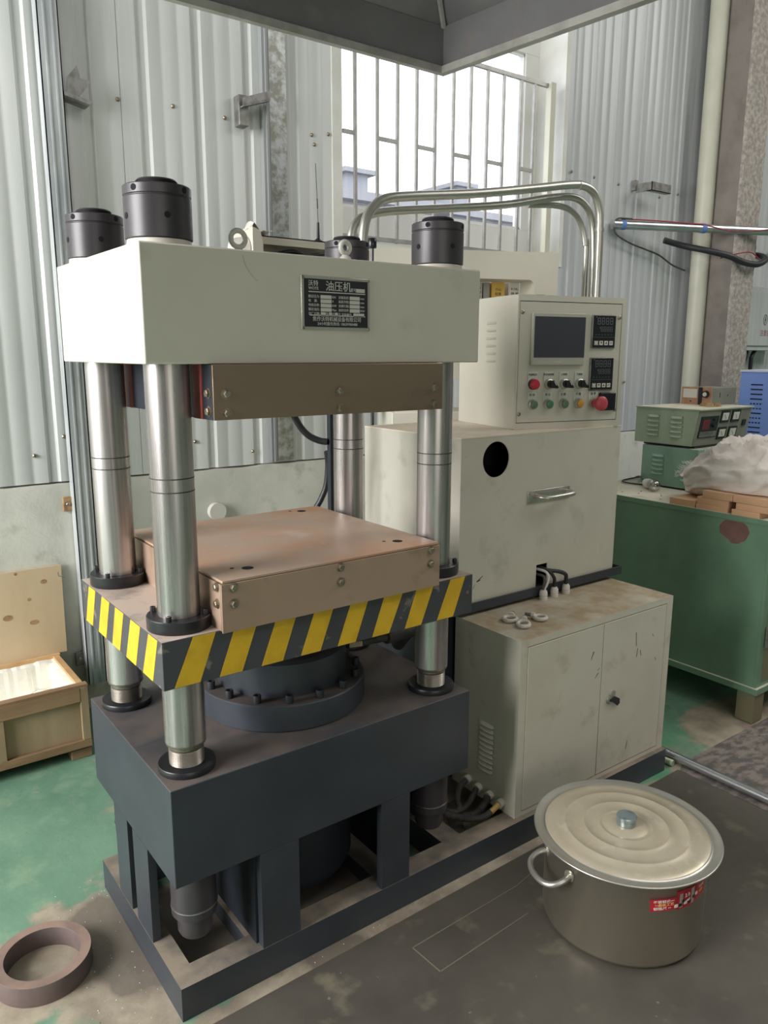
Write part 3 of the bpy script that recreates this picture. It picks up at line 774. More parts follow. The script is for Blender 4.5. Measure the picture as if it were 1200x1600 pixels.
# moving plate with hazard stripes
g = G(); g.box(-HX, HX, -HY, HY, .809, .9162); mp_ = part('moving_plate', g, m_plate, press, bevel=.0015, label='dark moving plate with dusty top')
e = .0007
tops = [(-.365, -.314), (-.269, -.215), (-.167, -.114), (-.065, -.012), (.037, .089), (.138, .197), (.241, .298), (.354, .406)]
bots = [(-.411, -.354), (-.309, -.255), (-.207, -.153), (-.105, -.052), (-.003, .049), (.099, .151), (.202, .255), (.309, .365)]
for (a, b), (c_, d_) in zip(tops, bots):
    g = G(); g.prism([(c_, .8105), (d_, .8105), (b, .9148), (a, .9148)], 'y', -HY-e, -HY+.0002); part('yellow_stripe', g, m_yellow, mp_, smooth=0)
lt = [(.215, .161), (.109, .050), (.007, -.052), (-.100, -.162), (-.212, -.265)]
lb = [(.262, .205), (.155, .095), (.048, -.008), (-.053, -.118), (-.163, -.224)]
for (a, b), (c_, d_) in zip(lt, lb):
    g = G(); g.prism([(c_, .8105), (d_, .8105), (b, .9148), (a, .9148)], 'x', -HX-e, -HX+.0002); part('yellow_stripe', g, m_yellow, mp_, smooth=0)
# main cylinder
g = G(); g.lathe([(.02, .5803), (.222, .5803), (.225, .583), (.225, .647), (.222, .650), (.02, .650)], 0, 0, 72); cf = part('cylinder_flange', g, m_dark, press)
for k in range(16):
    a = R(-159+22.5*k); x, y = .205*math.cos(a), .205*math.sin(a)
    g = G(); g.lathe([(.0105, .6498), (.0105, .6685), (.0095, .6705), (.0055, .6705), (.0055, .662), (.0004, .662)], x, y, 16); part('socket_screw', g, m_navy, cf)
g = G(); g.lathe([(.02, .650), (.175, .650), (.175, .735), (.168, .742), (.150, .744), (.02, .744)], 0, 0, 64); part('cylinder_body', g, m_dark, press)
g = G(); g.lathe([(.02, .744), (.132, .744), (.132, .8088), (.02, .8088)], 0, 0, 56); part('ram', g, m_navy, press)
g = G(); g.rod((.168, -.075, .712), (.205, -.085, .712), .015, 6); fit_ = part('hose_fitting', g, m_bolt, press, smooth=0)
g = G(); g.rod((.205, -.085, .712), (.29, -.085, .708), .0125, 16); g.rod((.29, -.085, .708), (.40, -.075, .705), .021, 18); g.tube([(.40, -.075, .705), (.45, -.03, .69), (.475, .04, .65), (.475, .10, .585)], .021, 14); part('pressure_hose', g, m_conduit, press)
# base block and fabricated legs
g = G(); g.box(-HX, HX, -HY-.001, HY, .342, .580); part('base_block', g, m_dark, press, bevel=.002)
zl, zu = .087, .342
for a, b in ((-.226, -.122), (.130, .223)):
    for y0, y1 in ((-HY-.001, -HY+.022), (HY-.022, HY)):
        g = G(); g.box(a, b, y0, y1, zl, zu); part('leg_plate', g, m_dark, press, smooth=0)
for a, b in ((-.110, -.004), (.036, .135)):
    for x0, x1 in ((-HX, -HX+.02), (HX-.02, HX)):
        g = G(); g.box(x0, x1, a, b, zl, zu); part('leg_plate', g, m_dark, press, smooth=0)
for x in (-.232, .205):
    g = G(); g.box(x, x+.018, -.262, .262, zl, zu); part('inner_rib', g, m_navy, press, smooth=0)
g = G(); g.lathe([(.02, .342), (.185, .342), (.185, .12), (.17, .09), (.02, .09)], 0, 0, 48); part('cylinder_tail', g, m_navy, press)
for sx in (-1, 1):
    for sy in (-1, 1):
        g = G(); g.lathe([(.02, .3415), (.053, .3415), (.053, .236), (.0545, .235), (.0545, .232), (.053, .231), (.053, .212), (.041, .206), (.041, .165), (.036, .155), (.01, .155)], sx*AX, sy*AY, 36)
        bn = part('lower_nut', g, m_black, press)
        g = G(); g.lathe([(.0548, .2325), (.0548, .2345)], sx*AX, sy*AY, 36, cap=False); part('bright_edge', g, m_steel, bn)
# long base frame running on under the cabinet
fr = G(); W = .062
FX1 = 1.420
fr.box(-HX-.001, FX1, -HY-.002, -HY+W, 0, zl); fr.box(-HX-.001, 1.42, .42, .50, 0, zl) if False else None
fr.box(-HX-.001, HX+.03, HY-W, HY, 0, zl)
fr.box(-HX-.001, -HX+.045, -HY+W, HY-W, 0, zl)
fr.box(.395, .465, -HY+W, .50, 0, zl)
fr.box(.465, FX1, .44, .50, 0, zl); fr.box(FX1-.06, FX1, -HY+W, .44, 0, zl)
fr.box(-.226, -.17, -HY+W, HY-W, 0, .05); fr.box(.17, .223, -HY+W, HY-W, 0, .05)
skid = thing('machine_base_frame', 'long low dark steel frame under the press and the cream cabinet', 'frame', (.5, 0, 0))
rails = []
part('base_frame', fr, m_rail, skid, smooth=0)
g = G(); g.prism([(.47, -.2), (.52, -.2), (.64, -.02), (.59, -.02)], 'z', .03, .036); part('slanted_plate', g, m_dark, skid, smooth=0)

# lifting eyes on the crosshead
def eye(label, c, d, r=.0145, w=.0055, mat=m_pvc):
    t = thing('lifting_eye', label, 'eye bolt', c)
    cz = c[2]+.008+r+w
    g = G(); pts = [(c[0]+math.cos(a)*r*d[0], c[1]+math.cos(a)*r*d[1], cz+math.sin(a)*r) for a in [2*math.pi*k/16 for k in range(16)]]
    g.tube(pts, w, 10, closed=True, sub=2); part('ring', g, mat, t)
    g = G(); g.lathe([(.013, c[2]+.0002), (.013, c[2]+.004), (.007, c[2]+.010)], c[0], c[1], 18); part('shank', g, mat, t)
eye('cream lifting eye standing on the crosshead in front of the rear nut', (.043, -.262, 1.7052), (1, .1), .0125, .0055, m_gland)
eye('cream lifting eye on the crosshead left of centre, partly sunk behind edge', (-.195, -.215, 1.7052), (1, 0), .0165, .0055, m_gland)

# post and pipework behind the press
g = G(); g.box(.447, .468, .44, .461, 0, 1.47)
single('dark_post', g, m_navy, 'slim dark square post standing behind the rear right column', 'post', (.457, .45, 0))
g = G(); g.tube([(.28, .47, 1.50), (.31, .48, 1.35), (.35, .49, 1.275), (.385, .485, 1.232), (.42, .472, 1.212), (.444, .455, 1.207)], .0115, 12)
single('rubber_hose', g, m_rubber, 'black rubber hose sagging from under the crosshead to the dark post', 'hose', (.36, .49, 1.27))
g = G(); g.tube([(.455, .475, 1.17), (.468, .49, 1.12), (.466, .50, 1.05), (.45, .51, 1.0), (.42, .53, .93), (.40, .55, .80), (.38, .6, .4), (.38, .6, .02)], .0105, 12)
single('rubber_hose', g, m_rubber, 'black rubber hose curving down from the dark post towards the floor', 'hose', (.38, .6, 0))
t = thing('bent_pipe', 'thick bright bent steel pipe, the front one arching over to the control box', 'pipe', (.55, .45, 1.7))
g = G(); g.tube([(.590, .45, 1.69), (.588, .45, 1.80), (.592, .45, 1.89), (.607, .45, 1.945), (.64, .45, 1.985), (.69, .45, 2.012), (.80, .45, 2.032), (1.1, .45, 2.075), (1.40, .45, 2.128), (1.60, .45, 2.165), (1.69, .45, 2.172), (1.755, .45, 2.152), (1.790, .45, 2.10), (1.803, .45, 2.03), (1.807, .45, 1.85), (1.807, .45, 1.25), (1.807, .45, .01)], .0165, 14, sub=6)
part('pipe', g, m_steel, t)
for q in (((1.8035, .45, 2.02), (1.8045, .45, 2.006)), ((1.655, .45, 2.1705), (1.665, .45, 2.1715))):
    g = G(); g.rod(*q, .0195, 14); part('coupling', g, m_steel, t)
g = G(); g.box(.57, .61, .288, .47, 1.655, 1.69) if False else None
t = thing('bent_pipe', 'darker bent steel pipe running just behind and below the bright one', 'pipe', (.55, .5, 1.7))
g = G(); g.tube([(.575, .50, 1.69), (.574, .50, 1.82), (.578, .50, 1.89), (.600, .50, 1.935), (.65, .50, 1.962), (.75, .50, 1.985), (1.0, .50, 2.020), (1.3, .50, 2.065), (1.55, .50, 2.118), (1.69, .50, 2.135), (1.77, .50, 2.110), (1.815, .50, 2.055), (1.833, .50, 1.95), (1.838, .50, 1.8), (1.838, .50, 1.2), (1.838, .50, .01)], .0150, 14, sub=6)
part('pipe', g, m_steel, t)
t = thing('bent_pipe', 'innermost thin steel pipe bending down right of the other two', 'pipe', (1.7, .47, 0))
g = G(); g.tube([(1.45, .53, 2.085), (1.62, .53, 2.100), (1.73, .54, 2.090), (1.79, .54, 2.045), (1.818, .535, 1.96), (1.828, .535, 1.8), (1.828, .535, .01)], .0125, 12, sub=6)
part('pipe', g, m_steel, t)

# ------------------------------------------------------------------ oil tank unit
tank = thing('oil_tank_unit', 'cream sheet metal tank unit with round hole and handle beside the press', 'tank', (1.0, .22, .679))
stand = thing('tank_stand', 'dark steel stand under the tank tray, behind the low cabinet', 'stand', (1.0, .25, .0875))
tx0, tx1, ty0, ty1, tz0, tz1 = .642, 1.425, 0.0, .515, .701, 1.2432
import bmesh
def panel_with_holes(x0, x1, z0, z1, holes, y0, y1):
    """front sheet built from column strips around rectangular and round holes"""
    g = G()
    cu = bpy.data.curves.new('panel_tmp', 'CURVE'); cu.dimensions = '2D'; cu.fill_mode = 'BOTH'; cu.extrude = (y1-y0)/2
    def spl(pts):
        s_ = cu.splines.new('POLY'); s_.points.add(len(pts)-1)
        for i, p in enumerate(pts): s_.points[i].co = (p[0], p[1], 0, 1)
        s_.use_cyclic_u = True
    spl([(x0, z0), (x1, z0), (x1, z1), (x0, z1)])
    for h in holes: spl(h)
    to = bpy.data.objects.new('panel_tmp', cu); COL.objects.link(to)
    dg = bpy.context.evaluated_depsgraph_get(); dg.update()
    tm = to.evaluated_get(dg).to_mesh(); yc = (y0+y1)/2
    g.add([(v.co.x, yc-v.co.z, v.co.y) for v in tm.vertices], [tuple(p.vertices) for p in tm.polygons])
    to.evaluated_get(dg).to_mesh_clear(); bpy.data.objects.remove(to); bpy.data.curves.remove(cu)
    return g
circ = [(.794+.059*math.cos(2*math.pi*k/32), 1.169+.058*math.sin(2*math.pi*k/32)) for k in range(32)]
sq = [(1.003, .7015), (1.058, .7015), (1.058, .785), (1.003, .785)]
g = panel_with_holes(tx0, tx1, tz0, tz1, [circ, sq], ty0, ty0+.004)
part('front_panel', g, m_cream, tank, smooth=0)
g = G(); g.box(tx0, tx0+.004, ty0+.0042, ty1, tz0, tz1); part('side_panel', g, m_cream, tank, smooth=0)
g = G(); g.box(tx1-.004, tx1, ty0+.0042, ty1, tz0, tz1); part('side_panel', g, m_cream, tank, smooth=0)
g = G(); g.box(tx0+.005, tx1-.005, ty1-.004, ty1, tz0, tz1-.005); part('back_panel', g, m_cream, tank, smooth=0)
g = G(); g.box(tx0-.001, tx1+.001, ty0-.001, ty1+.001, tz1, tz1+.003); part('top_panel', g, M('tank_top_dusty', lin(226, 212, 194), lin(236, 224, 208), scale=9, rough=.8, smudge=lin(206, 190, 170)), tank, smooth=0)
g = G(); g.box(tx0+.02, tx1-.02, .12, .13, tz0, tz1-.01); part('inner_wall', g, m_blackhole, tank, smooth=0)
g = G(); tz = .668
g.box(.615, 1.468, -.008, .53, .679, .683); g.box(.615, 1.468, -.012, -.008, .679, .7095); g.box(1.464, 1.468, -.008, .53, .683, .7095); g.box(.615, .619, -.008, .53, .683, .7095)
g.box(.65, 1.42, .004, .51, .683, tz0-.001)
part('drip_tray', g, m_dark, tank, smooth=0)
g = G(); g.box(.615, 1.40, .035, .47, zl+.0005, .6785); part('stand_panel', g, m_navy, stand, smooth=0)
HO = len(COL.objects)
g = G(); g.box(.944, 1.155, -.0035, -.0002, 1.006, 1.050); hd = part('handle', g, m_steel, tank, bevel=.001, label='steel bow handle')
g = G(); g.tube([(.982, -.0035, 1.030), (.984, -.030, 1.029), (1.000, -.046, 1.028), (1.036, -.050, 1.029), (1.085, -.050, 1.030), (1.122, -.046, 1.031), (1.138, -.030, 1.031), (1.138, -.0035, 1.031)], .0085, 12); part('grip', g, m_steel, hd)
for x in (.951, 1.148):
    for z in (1.013, 1.043):
        g = G(); g.lathe([(.004, 0), (.003, -.002)], axis='y', c=(x, -.0035, z), seg=10); part('screw', g, m_bolt, hd)
g = G()
rnd = random.Random(4)
for (x, z, l, an) in ((.735, .782, .030, .5), (.73, .776, .016, .2), (.71, .76, .014, 1.0), (.694, .747, .006, .8), (.702, .738, .006, 1.4)):
    dx, dz = math.cos(an)*l/2, math.sin(an)*l/2; w = .0022
    g.prism([(x-dx, z-dz-w), (x+dx, z+dz-w*.4), (x+dx*1.1, z+dz+w), (x-dx, z-dz+w*.6)], 'y', ty0-.0004, ty0+.0005)
part('scuff_mark', g, m_mark, tank, smooth=0)
# cables from the square hole to the glands on the cabinet
def cable(label, pts, r, mat): g = G(); g.tube(pts, r, 10); return single('power_cable', g, mat, label, 'cable', pts[-1])
cable('pale cable from the square hole to the left gland', [(1.008, .05, .768), (1.022, .02, .765), (1.035, -.012, .760), (1.038, -.026, .745), (1.030, -.029, .722), (1.018, -.0275, .702)], .0048, m_gland)
cable('grey cable beside the pale one at the left gland', [(1.008, .045, .752), (1.018, .01, .748), (1.022, -.018, .745), (1.016, -.028, .725), (1.009, -.0275, .702)], .0048, m_conduit)
cable('dark cable from the square hole to the middle gland', [(1.012, .06, .78), (1.030, .02, .772), (1.045, -.018, .762), (1.062, -.030, .738), (1.068, -.028, .716), (1.070, -.0265, .702)], .0060, m_rubber)
cable('thick dark cable arching to the right gland', [(1.015, .05, .758), (1.034, .01, .762), (1.052, -.020, .762), (1.085, -.034, .756), (1.118, -.034, .740), (1.130, -.027, .716), (1.132, -.0255, .702)], .0072, m_rubber)

# ------------------------------------------------------------------ electrical cabinet
cab = thing('electrical_cabinet', 'low cream steel cabinet with two doors standing on the press frame', 'cabinet', (1.03, -.13, .0875))
bx0, bx1, by0, by1, bz0, bz1 = .652, 1.418, -.270, .020, .0875, .667
g = G(); g.box(bx0, bx1, by0+.012, by1, bz0, bz1); g.box(bx0, bx1, by0, by0+.012, bz1-.022, bz1); g.box(bx0, bx1, by0, by0+.012, bz0, bz0+.015)
g.box(bx0, bx0+.030, by0, by0+.012, bz0+.015, bz1-.022); g.box(bx1-.034, bx1, by0, by0+.012, bz0+.015, bz1-.022)
part('body', g, m_cream_tan, cab, smooth=0)
for a, b, lab in ((.684, 1.0365, 'left'), (1.0395, 1.381, 'right')):
    g = G(); g.box(a, b, by0-.0015, by0+.009, .105, .6425); dr = part('door', g, m_cream_tan, cab, bevel=.0012)
    if lab == 'right':
        g = G(); g.lathe([(.015, 0), (.015, -.004), (.012, -.006)], axis='y', c=(1.085, by0-.0015, .366), seg=20); lk = part('lock', g, m_steel, dr)
        g = G(); g.lathe([(.0125, 0), (.0125, -.006), (.009, -.007)], axis='y', c=(1.100, by0-.0015, .384), seg=20); part('lock_knob', g, m_steel, dr)
        g = G(); g.prism([(1.085, .362), (1.085, .37), (1.106, .375), (1.130, .362), (1.133, .345), (1.120, .338), (1.104, .352)], 'y', by0-.012, by0-.0085); g.prism([(1.083, .362), (1.092, .362), (1.092, .370), (1.083, .370)], 'y', by0-.010, by0-.007); part('key', g, m_rubber, dr, smooth=0)
        g = G()
        for (x, z, l, an) in ((1.215, .55, .05, 1.7), (1.225, .50, .03, 1.4), (1.245, .495, .022, 1.9), (1.31, .545, .010, 2.2), (1.335, .452, .012, 2.0), (1.20, .165, .03, 1.4)):
            dx, dz = math.cos(an)*l/2, math.sin(an)*l/2; w = .0016
            g.prism([(x-dx-w, z-dz), (x-dx+w*.5, z-dz), (x+dx+w, z+dz), (x+dx-w*.6, z+dz)], 'y', by0-.0019, by0-.001)
        part('scuff_mark', g, m_mark, dr, smooth=0)
    else:
        g = G()
        for (x, z, l, an) in ((.985, .545, .028, 1.2), (1.012, .47, .022, .8), (1.02, .49, .012, .5)):
            dx, dz = math.cos(an)*l/2, math.sin(an)*l/2; w = .0028
            g.prism([(x-dx-w*.3, z-dz), (x-dx+w*.5, z-dz), (x+dx+w, z+dz), (x+dx-w*.6, z+dz)], 'y', by0-.0019, by0-.001)
        part('scuff_mark', g, m_mark, dr, smooth=0)
def louver(y0, y1, z, x, parent, mat, h=.010, dx=-.009, name='louver'):
    g = G(); n = 10; vs = []; fs = []
    for k in range(n+1):
        t_ = k/n; y = y0+(y1-y0)*t_; s_ = math.sin(math.pi*min(1, max(0, t_)))**.4 if 0 < t_ < 1 else 0
        vs += [(x, y, z+h), (x+dx*s_, y, z+h*.15), (x, y, z)]
    for k in range(n): a = k*3; fs += [(a, a+3, a+4, a+1), (a+1, a+4, a+5, a+2)]
    g.add(vs, fs); return part(name, g, mat, parent, smooth=30)
for k in range(10): louver(-.102, -.172, .346-.0172*k, bx0, cab, m_cream_tan)
for (x, y) in ((1.013, -.0275), (1.070, -.0265), (1.132, -.0255)):
    g = G(); g.lathe([(.0145, bz1), (.0145, bz1+.010), (.0125, bz1+.012), (.0145, bz1+.015), (.0138, bz1+.028), (.009, bz1+.035), (.004, bz1+.035)], x, y-.001, 16); part('cable_gland', g, m_gland, cab)
hs = [((bx0, -.062, .130), [(.60, -.075, .122), (.56, -.11, .105), (.54, -.14, .10), (.50, -.15, .09)]),
      ((bx0, -.112, .124), [(.61, -.125, .108), (.57, -.14, .096), (.52, -.145, .098), (.48, -.12, .11)]),
      ((bx0, -.165, .122), [(.615, -.175, .105), (.575, -.18, .090), (.53, -.17, .088), (.49, -.14, .10), (.47, -.11, .12)])]
labs = ('thin corrugated grey hose at the rear fitting of the cabinet side', 'thin grey hose at the middle fitting of the cabinet side', 'thick corrugated grey hose at the front fitting of the cabinet side')
for (p, q), lb_ in zip(hs, labs):
    t = thing('corrugated_hose', lb_, 'hose', p)
    g = G(); g.rod(p, (p[0]-.016, p[1]-.002, p[2]-.003), .0145, 14); part('collar', g, m_gland, t)
    pts = [(p[0]-.016, p[1]-.002, p[2]-.003)]+q
    rad = .0115 if 'thick' in lb_ else .009
    g = G(); g.tube(pts, lambda u, r_=rad: r_*(1+.07*math.sin(u*260)), 12, sub=26); part('hose', g, m_conduit, t)
t = thing('elbow_fitting', 'pale brass elbow fitting low on the cabinet side', 'fitting', (bx0, -.215, .118))
g = G(); g.rod((bx0, -.215, .118), (bx0-.018, -.217, .117), .014, 16); part('flange', g, m_gland, t)
g = G(); g.rod((bx0-.018, -.217, .117), (bx0-.055, -.222, .108), .0085, 6); part('nut', g, m_gold, t, smooth=0)
g = G(); g.tube([(bx0-.055, -.222, .108), (bx0-.085, -.215, .098), (bx0-.115, -.19, .09), (bx0-.13, -.15, .08)], .0095, 10); part('hose', g, m_conduit, t)

# three loose eye bolts on the cabinet
def eyebolt(label, cx, cy, ang, r=.020, tilt=0):
    t = thing('eye_bolt', label, 'eye bolt', (cx, cy, bz1), ang, group=None)
    g = G(); pts = [(math.cos(a)*r, math.sin(a)*r, .0085+max(0, math.cos(a))*tilt) for a in [2*math.pi*k/18 for k in range(18)]]
    g.tube(pts, .0062, 10, closed=True, sub=2); part('ring', g, m_gland, t, local=True)
    z = .0112+tilt
    g = G(); g.rod((r, 0, z), (r+.010, 0, z), .0105, 14); part('collar', g, m_gland, t, local=True)
    g = G(); g.tube([(r+.010, 0, z), (r+.032, 0, z)], .0062, 12, smooth=False); part('threaded_shank', g, m_bracket, t, local=True)
eyebolt('pale eye bolt left of the three on the cabinet, shank towards the tank', .758, -.120, R(35), .021)
eyebolt('pale eye bolt nearest the cabinet edge, propped on its shank', .752, -.183, R(40), .018, .006)
eyebolt('pale eye bolt right of the three, dark shank pointing away', .845, -.168, R(112), .019)

# ------------------------------------------------------------------ control console on the tank
con = thing('control_console', 'cream control box with touch screen, two temperature meters and push buttons', 'control box', (.966, .094, tz1+.0032), R(-13.08))
con.scale = (1.016, 1.016, 1.016)
CW, CH, CD = .442, .440, .385
def cp(name, g, mat, parent=con, **k): return part(name, g, mat, parent, local=True, **k)
g = G(); g.box(0, CW, .004, CD, 0, CH); cp('housing', g, m_cream_c, bevel=.002)
g = G(); g.box(0, CW, 0, .0038, 0, .0215); g.box(0, CW, 0, .0038, .4205, CH); g.box(0, .0065, 0, .0038, .0215, .4205); g.box(.4255, CW, 0, .0038, .0215, .4205); cp('front_frame', g, m_cream_c, smooth=0)
g = G(); g.box(.0085, .4235, .0005, .0038, .0235, .418); pan = cp('front_panel', g, m_cream_c, bevel=.0006)
g = G(); g.box(.0065, .4255, .0037, .0039, .0215, .4205); cp('panel_gap', g, m_blackhole, smooth=0)
for x, z in ((.0175, .384), (.414, .374), (.0175, .052), (.417, .058)):
    g = G(); g.lathe([(.0065, .0005), (.0065, -.0015), (.004, -.003)], axis='y', c=(x, 0, z), seg=16); s1 = cp('panel_screw', g, m_bolt, pan)
g = G(); g.box(.052, .266, -.010, .0004, .2115, .385); hmi = cp('touch_panel', g, m_hmi, bevel=.004)
g = G(); g.box(.0605, .2640, -.0108, -.0099, .2385, .3715); cp('screen', g, m_screen, hmi, smooth=0)
text('lettering', 'Flexem', .010, m_lite, hmi, (.158, -.0102, .2245), local=True)
for z0, z1 in ((.2690, .3815), (.1255, .2385)):
    g = G(); g.box(.297, .396, -.006, .0004, z0, z1); mt = cp('temperature_meter', g, m_bracket, bevel=.002)
    g = G(); g.box(.3005, .3935, -.0072, -.0059, z0+.004, z1-.003); cp('face', g, m_gloss_black, mt, smooth=0)
    g = G(); g.box(.303, .391, -.0076, -.0071, z0+.0375, z0+.0385); g.lathe([(.002, 0), (.002, -.0004)], axis='y', c=(.3115, -.0072, z1-.008), seg=8); g.lathe([(.002, 0), (.002, -.0004)], axis='y', c=(.3280, -.0072, z1-.043), seg=8)
    for k in range(6): g.box(.309+.013*k, .315+.013*k, -.0076, -.0071, z0+.0455, z0+.047)
    cp('trim_line', g, m_grey_ink, mt, smooth=0)
    g = G()
    def seg7(x, z, w, h, s_):
        for bx in ((x, x+w, z+h-s_, z+h), (x, x+w, z+h/2-s_/2, z+h/2+s_/2), (x, x+w, z, z+s_), (x, x+s_, z, z+h), (x+w-s_, x+w, z, z+h)): g.box(bx[0], bx[1], -.00755, -.0071, bx[2], bx[3])
    for k in range(4): seg7(.3165+.0175*k, z1-.032, .0125, .0225, .0022)
    for k in range(4): seg7(.3310+.0135*k, z1-.0555, .0095, .0165, .0016)
    cp('digit_segments', g, m_grey_ink, mt, smooth=0)
    for k, sy in enumerate(('◯', '▼', '▲', 'AT')):
        g = G(); g.box(.307+.021*k, .322+.021*k, -.0082, -.0071, z0+.0115, z0+.0255); kb = cp('key', g, m_lite, mt, smooth=0)
        text('lettering', sy, .009, m_ink, mt, (.3145+.021*k, -.0084, z0+.0185), local=True)
g = G(); g.box(.343, .4105, -.012, .0004, .056, .1185); sw = cp('rocker_switch', g, m_gloss_black, bevel=.003)
g = G(); g.box(.353, .400, -.0135, -.0119, .064, .1105); cp('rocker', g, m_blackhole, sw, bevel=.001)
def plate_(x, z, txt):
    g = G(); pts = [(x-.0185, z+.0405), (x+.0185, z+.0405), (x+.0185, z)]
    for k in range(1, 12): a = -math.pi*k/12; pts.append((x+.0185*math.cos(a), z+.0185*math.sin(a)))
    pts.append((x-.0185, z)); g.prism(pts, 'y', -.0018, .0006); return cp('label_plate', g, m_btnplate, bevel=.0004)
BT = (.066, .129, .192, .255, .3185)
ups = ('电源指示', '手自动切换', '上加热', '下加热'); dns = ('启 动', '停 止', '合 模', '开 模', '急 停')
for i, x in enumerate(BT[:4]):
    z = .1505; pl = plate_(x, z, ups[i])
    text('lettering', ups[i], .0085, m_ink, pl, (x, -.0022, z+.0315), local=True)
    if i == 0:
        g = G(); g.lathe([(.018, 0), (.018, -.008), (.0175, -.010)], axis='y', c=(x, -.0018, z), seg=24); rg = cp('lamp_ring', g, m_black)
        g = G(); g.lathe([(.0172, 0), (.0172, -.008), (.014, -.013), (.006, -.015)], axis='y', c=(x, -.0118, z), seg=24); cp('red_lamp', g, m_btnred, label='red indicator lamp')
    else:
        g = G(); g.lathe([(.0175, 0), (.0165, -.010), (.014, -.012)], axis='y', c=(x, -.0018, z), seg=24); cp('switch_ring', g, m_steel)
        g = G(); g.lathe([(.0125, 0), (.0125, -.012)], axis='y', c=(x, -.0138, z), seg=20)
        g.prism([(x-.008, z+.012), (x+.003, z+.013), (x+.0205, z-.010), (x+.017, z-.014), (x-.002, z-.012), (x-.010, z-.004)], 'y', -.034, -.0138); kn = cp('selector_knob', g, m_gloss_black, bevel=.001, label='black selector knob')
        g = G(); g.prism([(x+.0005, z+.010), (x+.003, z+.010), (x+.012, z-.003), (x+.0095, z-.003)], 'y', -.0345, -.0339); cp('pointer_line', g, m_lite, kn, smooth=0)
bm_ = (m_btndull, m_btngreen, m_btndull, m_btnorange)
for i, x in enumerate(BT):
    z = .0835; pl = plate_(x, z, dns[i])
    text('lettering', dns[i], .0095, m_ink, pl, (x, -.0022, z+.0315), local=True)
    if i < 4:
        g = G(); g.lathe([(.0175, 0), (.0165, -.013), (.0155, -.015), (.0135, -.0145)], axis='y', c=(x, -.0018, z), seg=24); cp('button_ring', g, m_steel)
        g = G(); g.lathe([(.0132, 0), (.0132, -.004), (.011, -.0055)], axis='y', c=(x, -.0155, z), seg=22); cp('push_button', g, bm_[i], label=('dull green', 'green', 'grey green', 'orange')[i]+' push button')
    else:
        g = G(); g.lathe([(.0165, 0), (.0155, -.010)], axis='y', c=(x, -.0018, z), seg=24); cp('button_ring', g, m_steel)
        g = G(); g.lathe([(.013, 0), (.013, -.013), (.0185, -.019), (.0245, -.030), (.025, -.040), (.021, -.044), (.008, -.0465)], axis='y', c=(x, -.0118, z), seg=30); cp('emergency_stop', g, m_estop, label='red mushroom emergency stop')
for k in range(6):
    z = .350-.0258*k
    g = G(); vs = []; fs = []
    n = 8
    for j in range(n+1):
        y = .13+.062*j/n; s_ = math.sin(math.pi*j/n)**.4 if 0 < j < n else 0
        vs += [(0, y, z+.008), (-.008*s_, y, z+.0015), (0, y, z)]
    for j in range(n): a = j*3; fs += [(a, a+1, a+4, a+3), (a+1, a+2, a+5, a+4)]
    g.add(vs, fs); cp('louver', g, m_cream_c)
g = G(); g.box(.105, .135, .05, .062, CH, CH+.005); cp('clip', g, m_gloss_black, smooth=0)

# ------------------------------------------------------------------ cream machine housing behind the tank
yw = R(-25.1)
mh = thing('machine_housing', 'tall cream machine housing with rounded notch behind the control box', 'machine', (.838, .80, 0), yw)
def hp(name, g, mat, parent=mh, **k): return part(name, g, mat, parent, local=True, **k)
notch = [(.28, 1.50), (.705, 1.50), (.705, 1.770)]
for k in range(1, 8): a = math.pi/2*k/8; notch.append((.675+.030*math.cos(a), 1.770+.025*math.sin(a)))
notch += [(.28, 1.797)]
cu_g = panel_with_holes(0, .804, 1.40, 1.903, [notch], -.004, 0)
hp('front_panel', cu_g, m_cream_c, smooth=0)
g = G(); g.box(0, .804, 0, .16, 1.899, 1.903); g.box(0, .004, 0, .16, 1.40, 1.899); g.box(.80, .804, 0, .16, 1.40, 1.899)
g.box(.28, .705, 0, .16, 1.797, 1.800); g.box(.705, .708, 0, .16, 1.50, 1.797); hp('side_sheets', g, m_cream_c, smooth=0)
g = G(); g.box(.12, .78, .02, .30, 0, 1.265); hp('lower_cabinet', g, m_cream, bevel=.003)
g = G(); g.box(.14, .27, .03, .15, 1.265, 1.41); g.box(.71, .78, .03, .15, 1.265, 1.41); hp('support', g, m_cream_c, smooth=0)
g = G(); g.box(.27, .72, .05, .30, 1.62, 1.632); hp('shelf', g, m_cream_c, smooth=0)
g = G(); g.box(.715, .722, .05, .25, 1.265, 1.62); g.box(.27, .277, .05, .25, 1.265, 1.62); hp('shelf_side', g, m_cream_c, smooth=0)
# cartons standing on its shelf, seen through the notch
ca, sa = math.cos(yw), math.sin(yw)
def hw(u, v, z): return (.838+u*ca-v*sa, .80+u*sa+v*ca, z)
def carton(label, u0, u1, v0, h, mat, txt=None):
    t = thing('carton', label, 'carton', hw(u0, v0, 1.633), yw)
    g = G(); g.box(0, u1-u0, 0, .10, 0, h); part('box', g, mat, t, local=True, bevel=.001)
    if txt:
        for k, s_ in enumerate(txt): text('lettering', s_, .014, m_ink, t, ((u1-u0)/2, -.0005, h-.03-.018*k), local=True)
carton('pale blue carton at the left end of the notch shelf', .470, .515, .17, .17, m_boxblue)
carton('narrow teal carton beside the pale blue one', .518, .540, .17, .17, m_cloud, ('D', 'O', '0'))
carton('grey carton standing between the teal and the yellow ones', .548, .578, .18, .165, m_grille)
carton('yellow carton in the middle of the notch shelf', .584, .640, .17, .165, m_boxyel, ('小心', '轻放'))
carton('white carton at the right end of the notch shelf', .662, .704, .165, .168, m_lite, ('8 OIL', '88-38'))
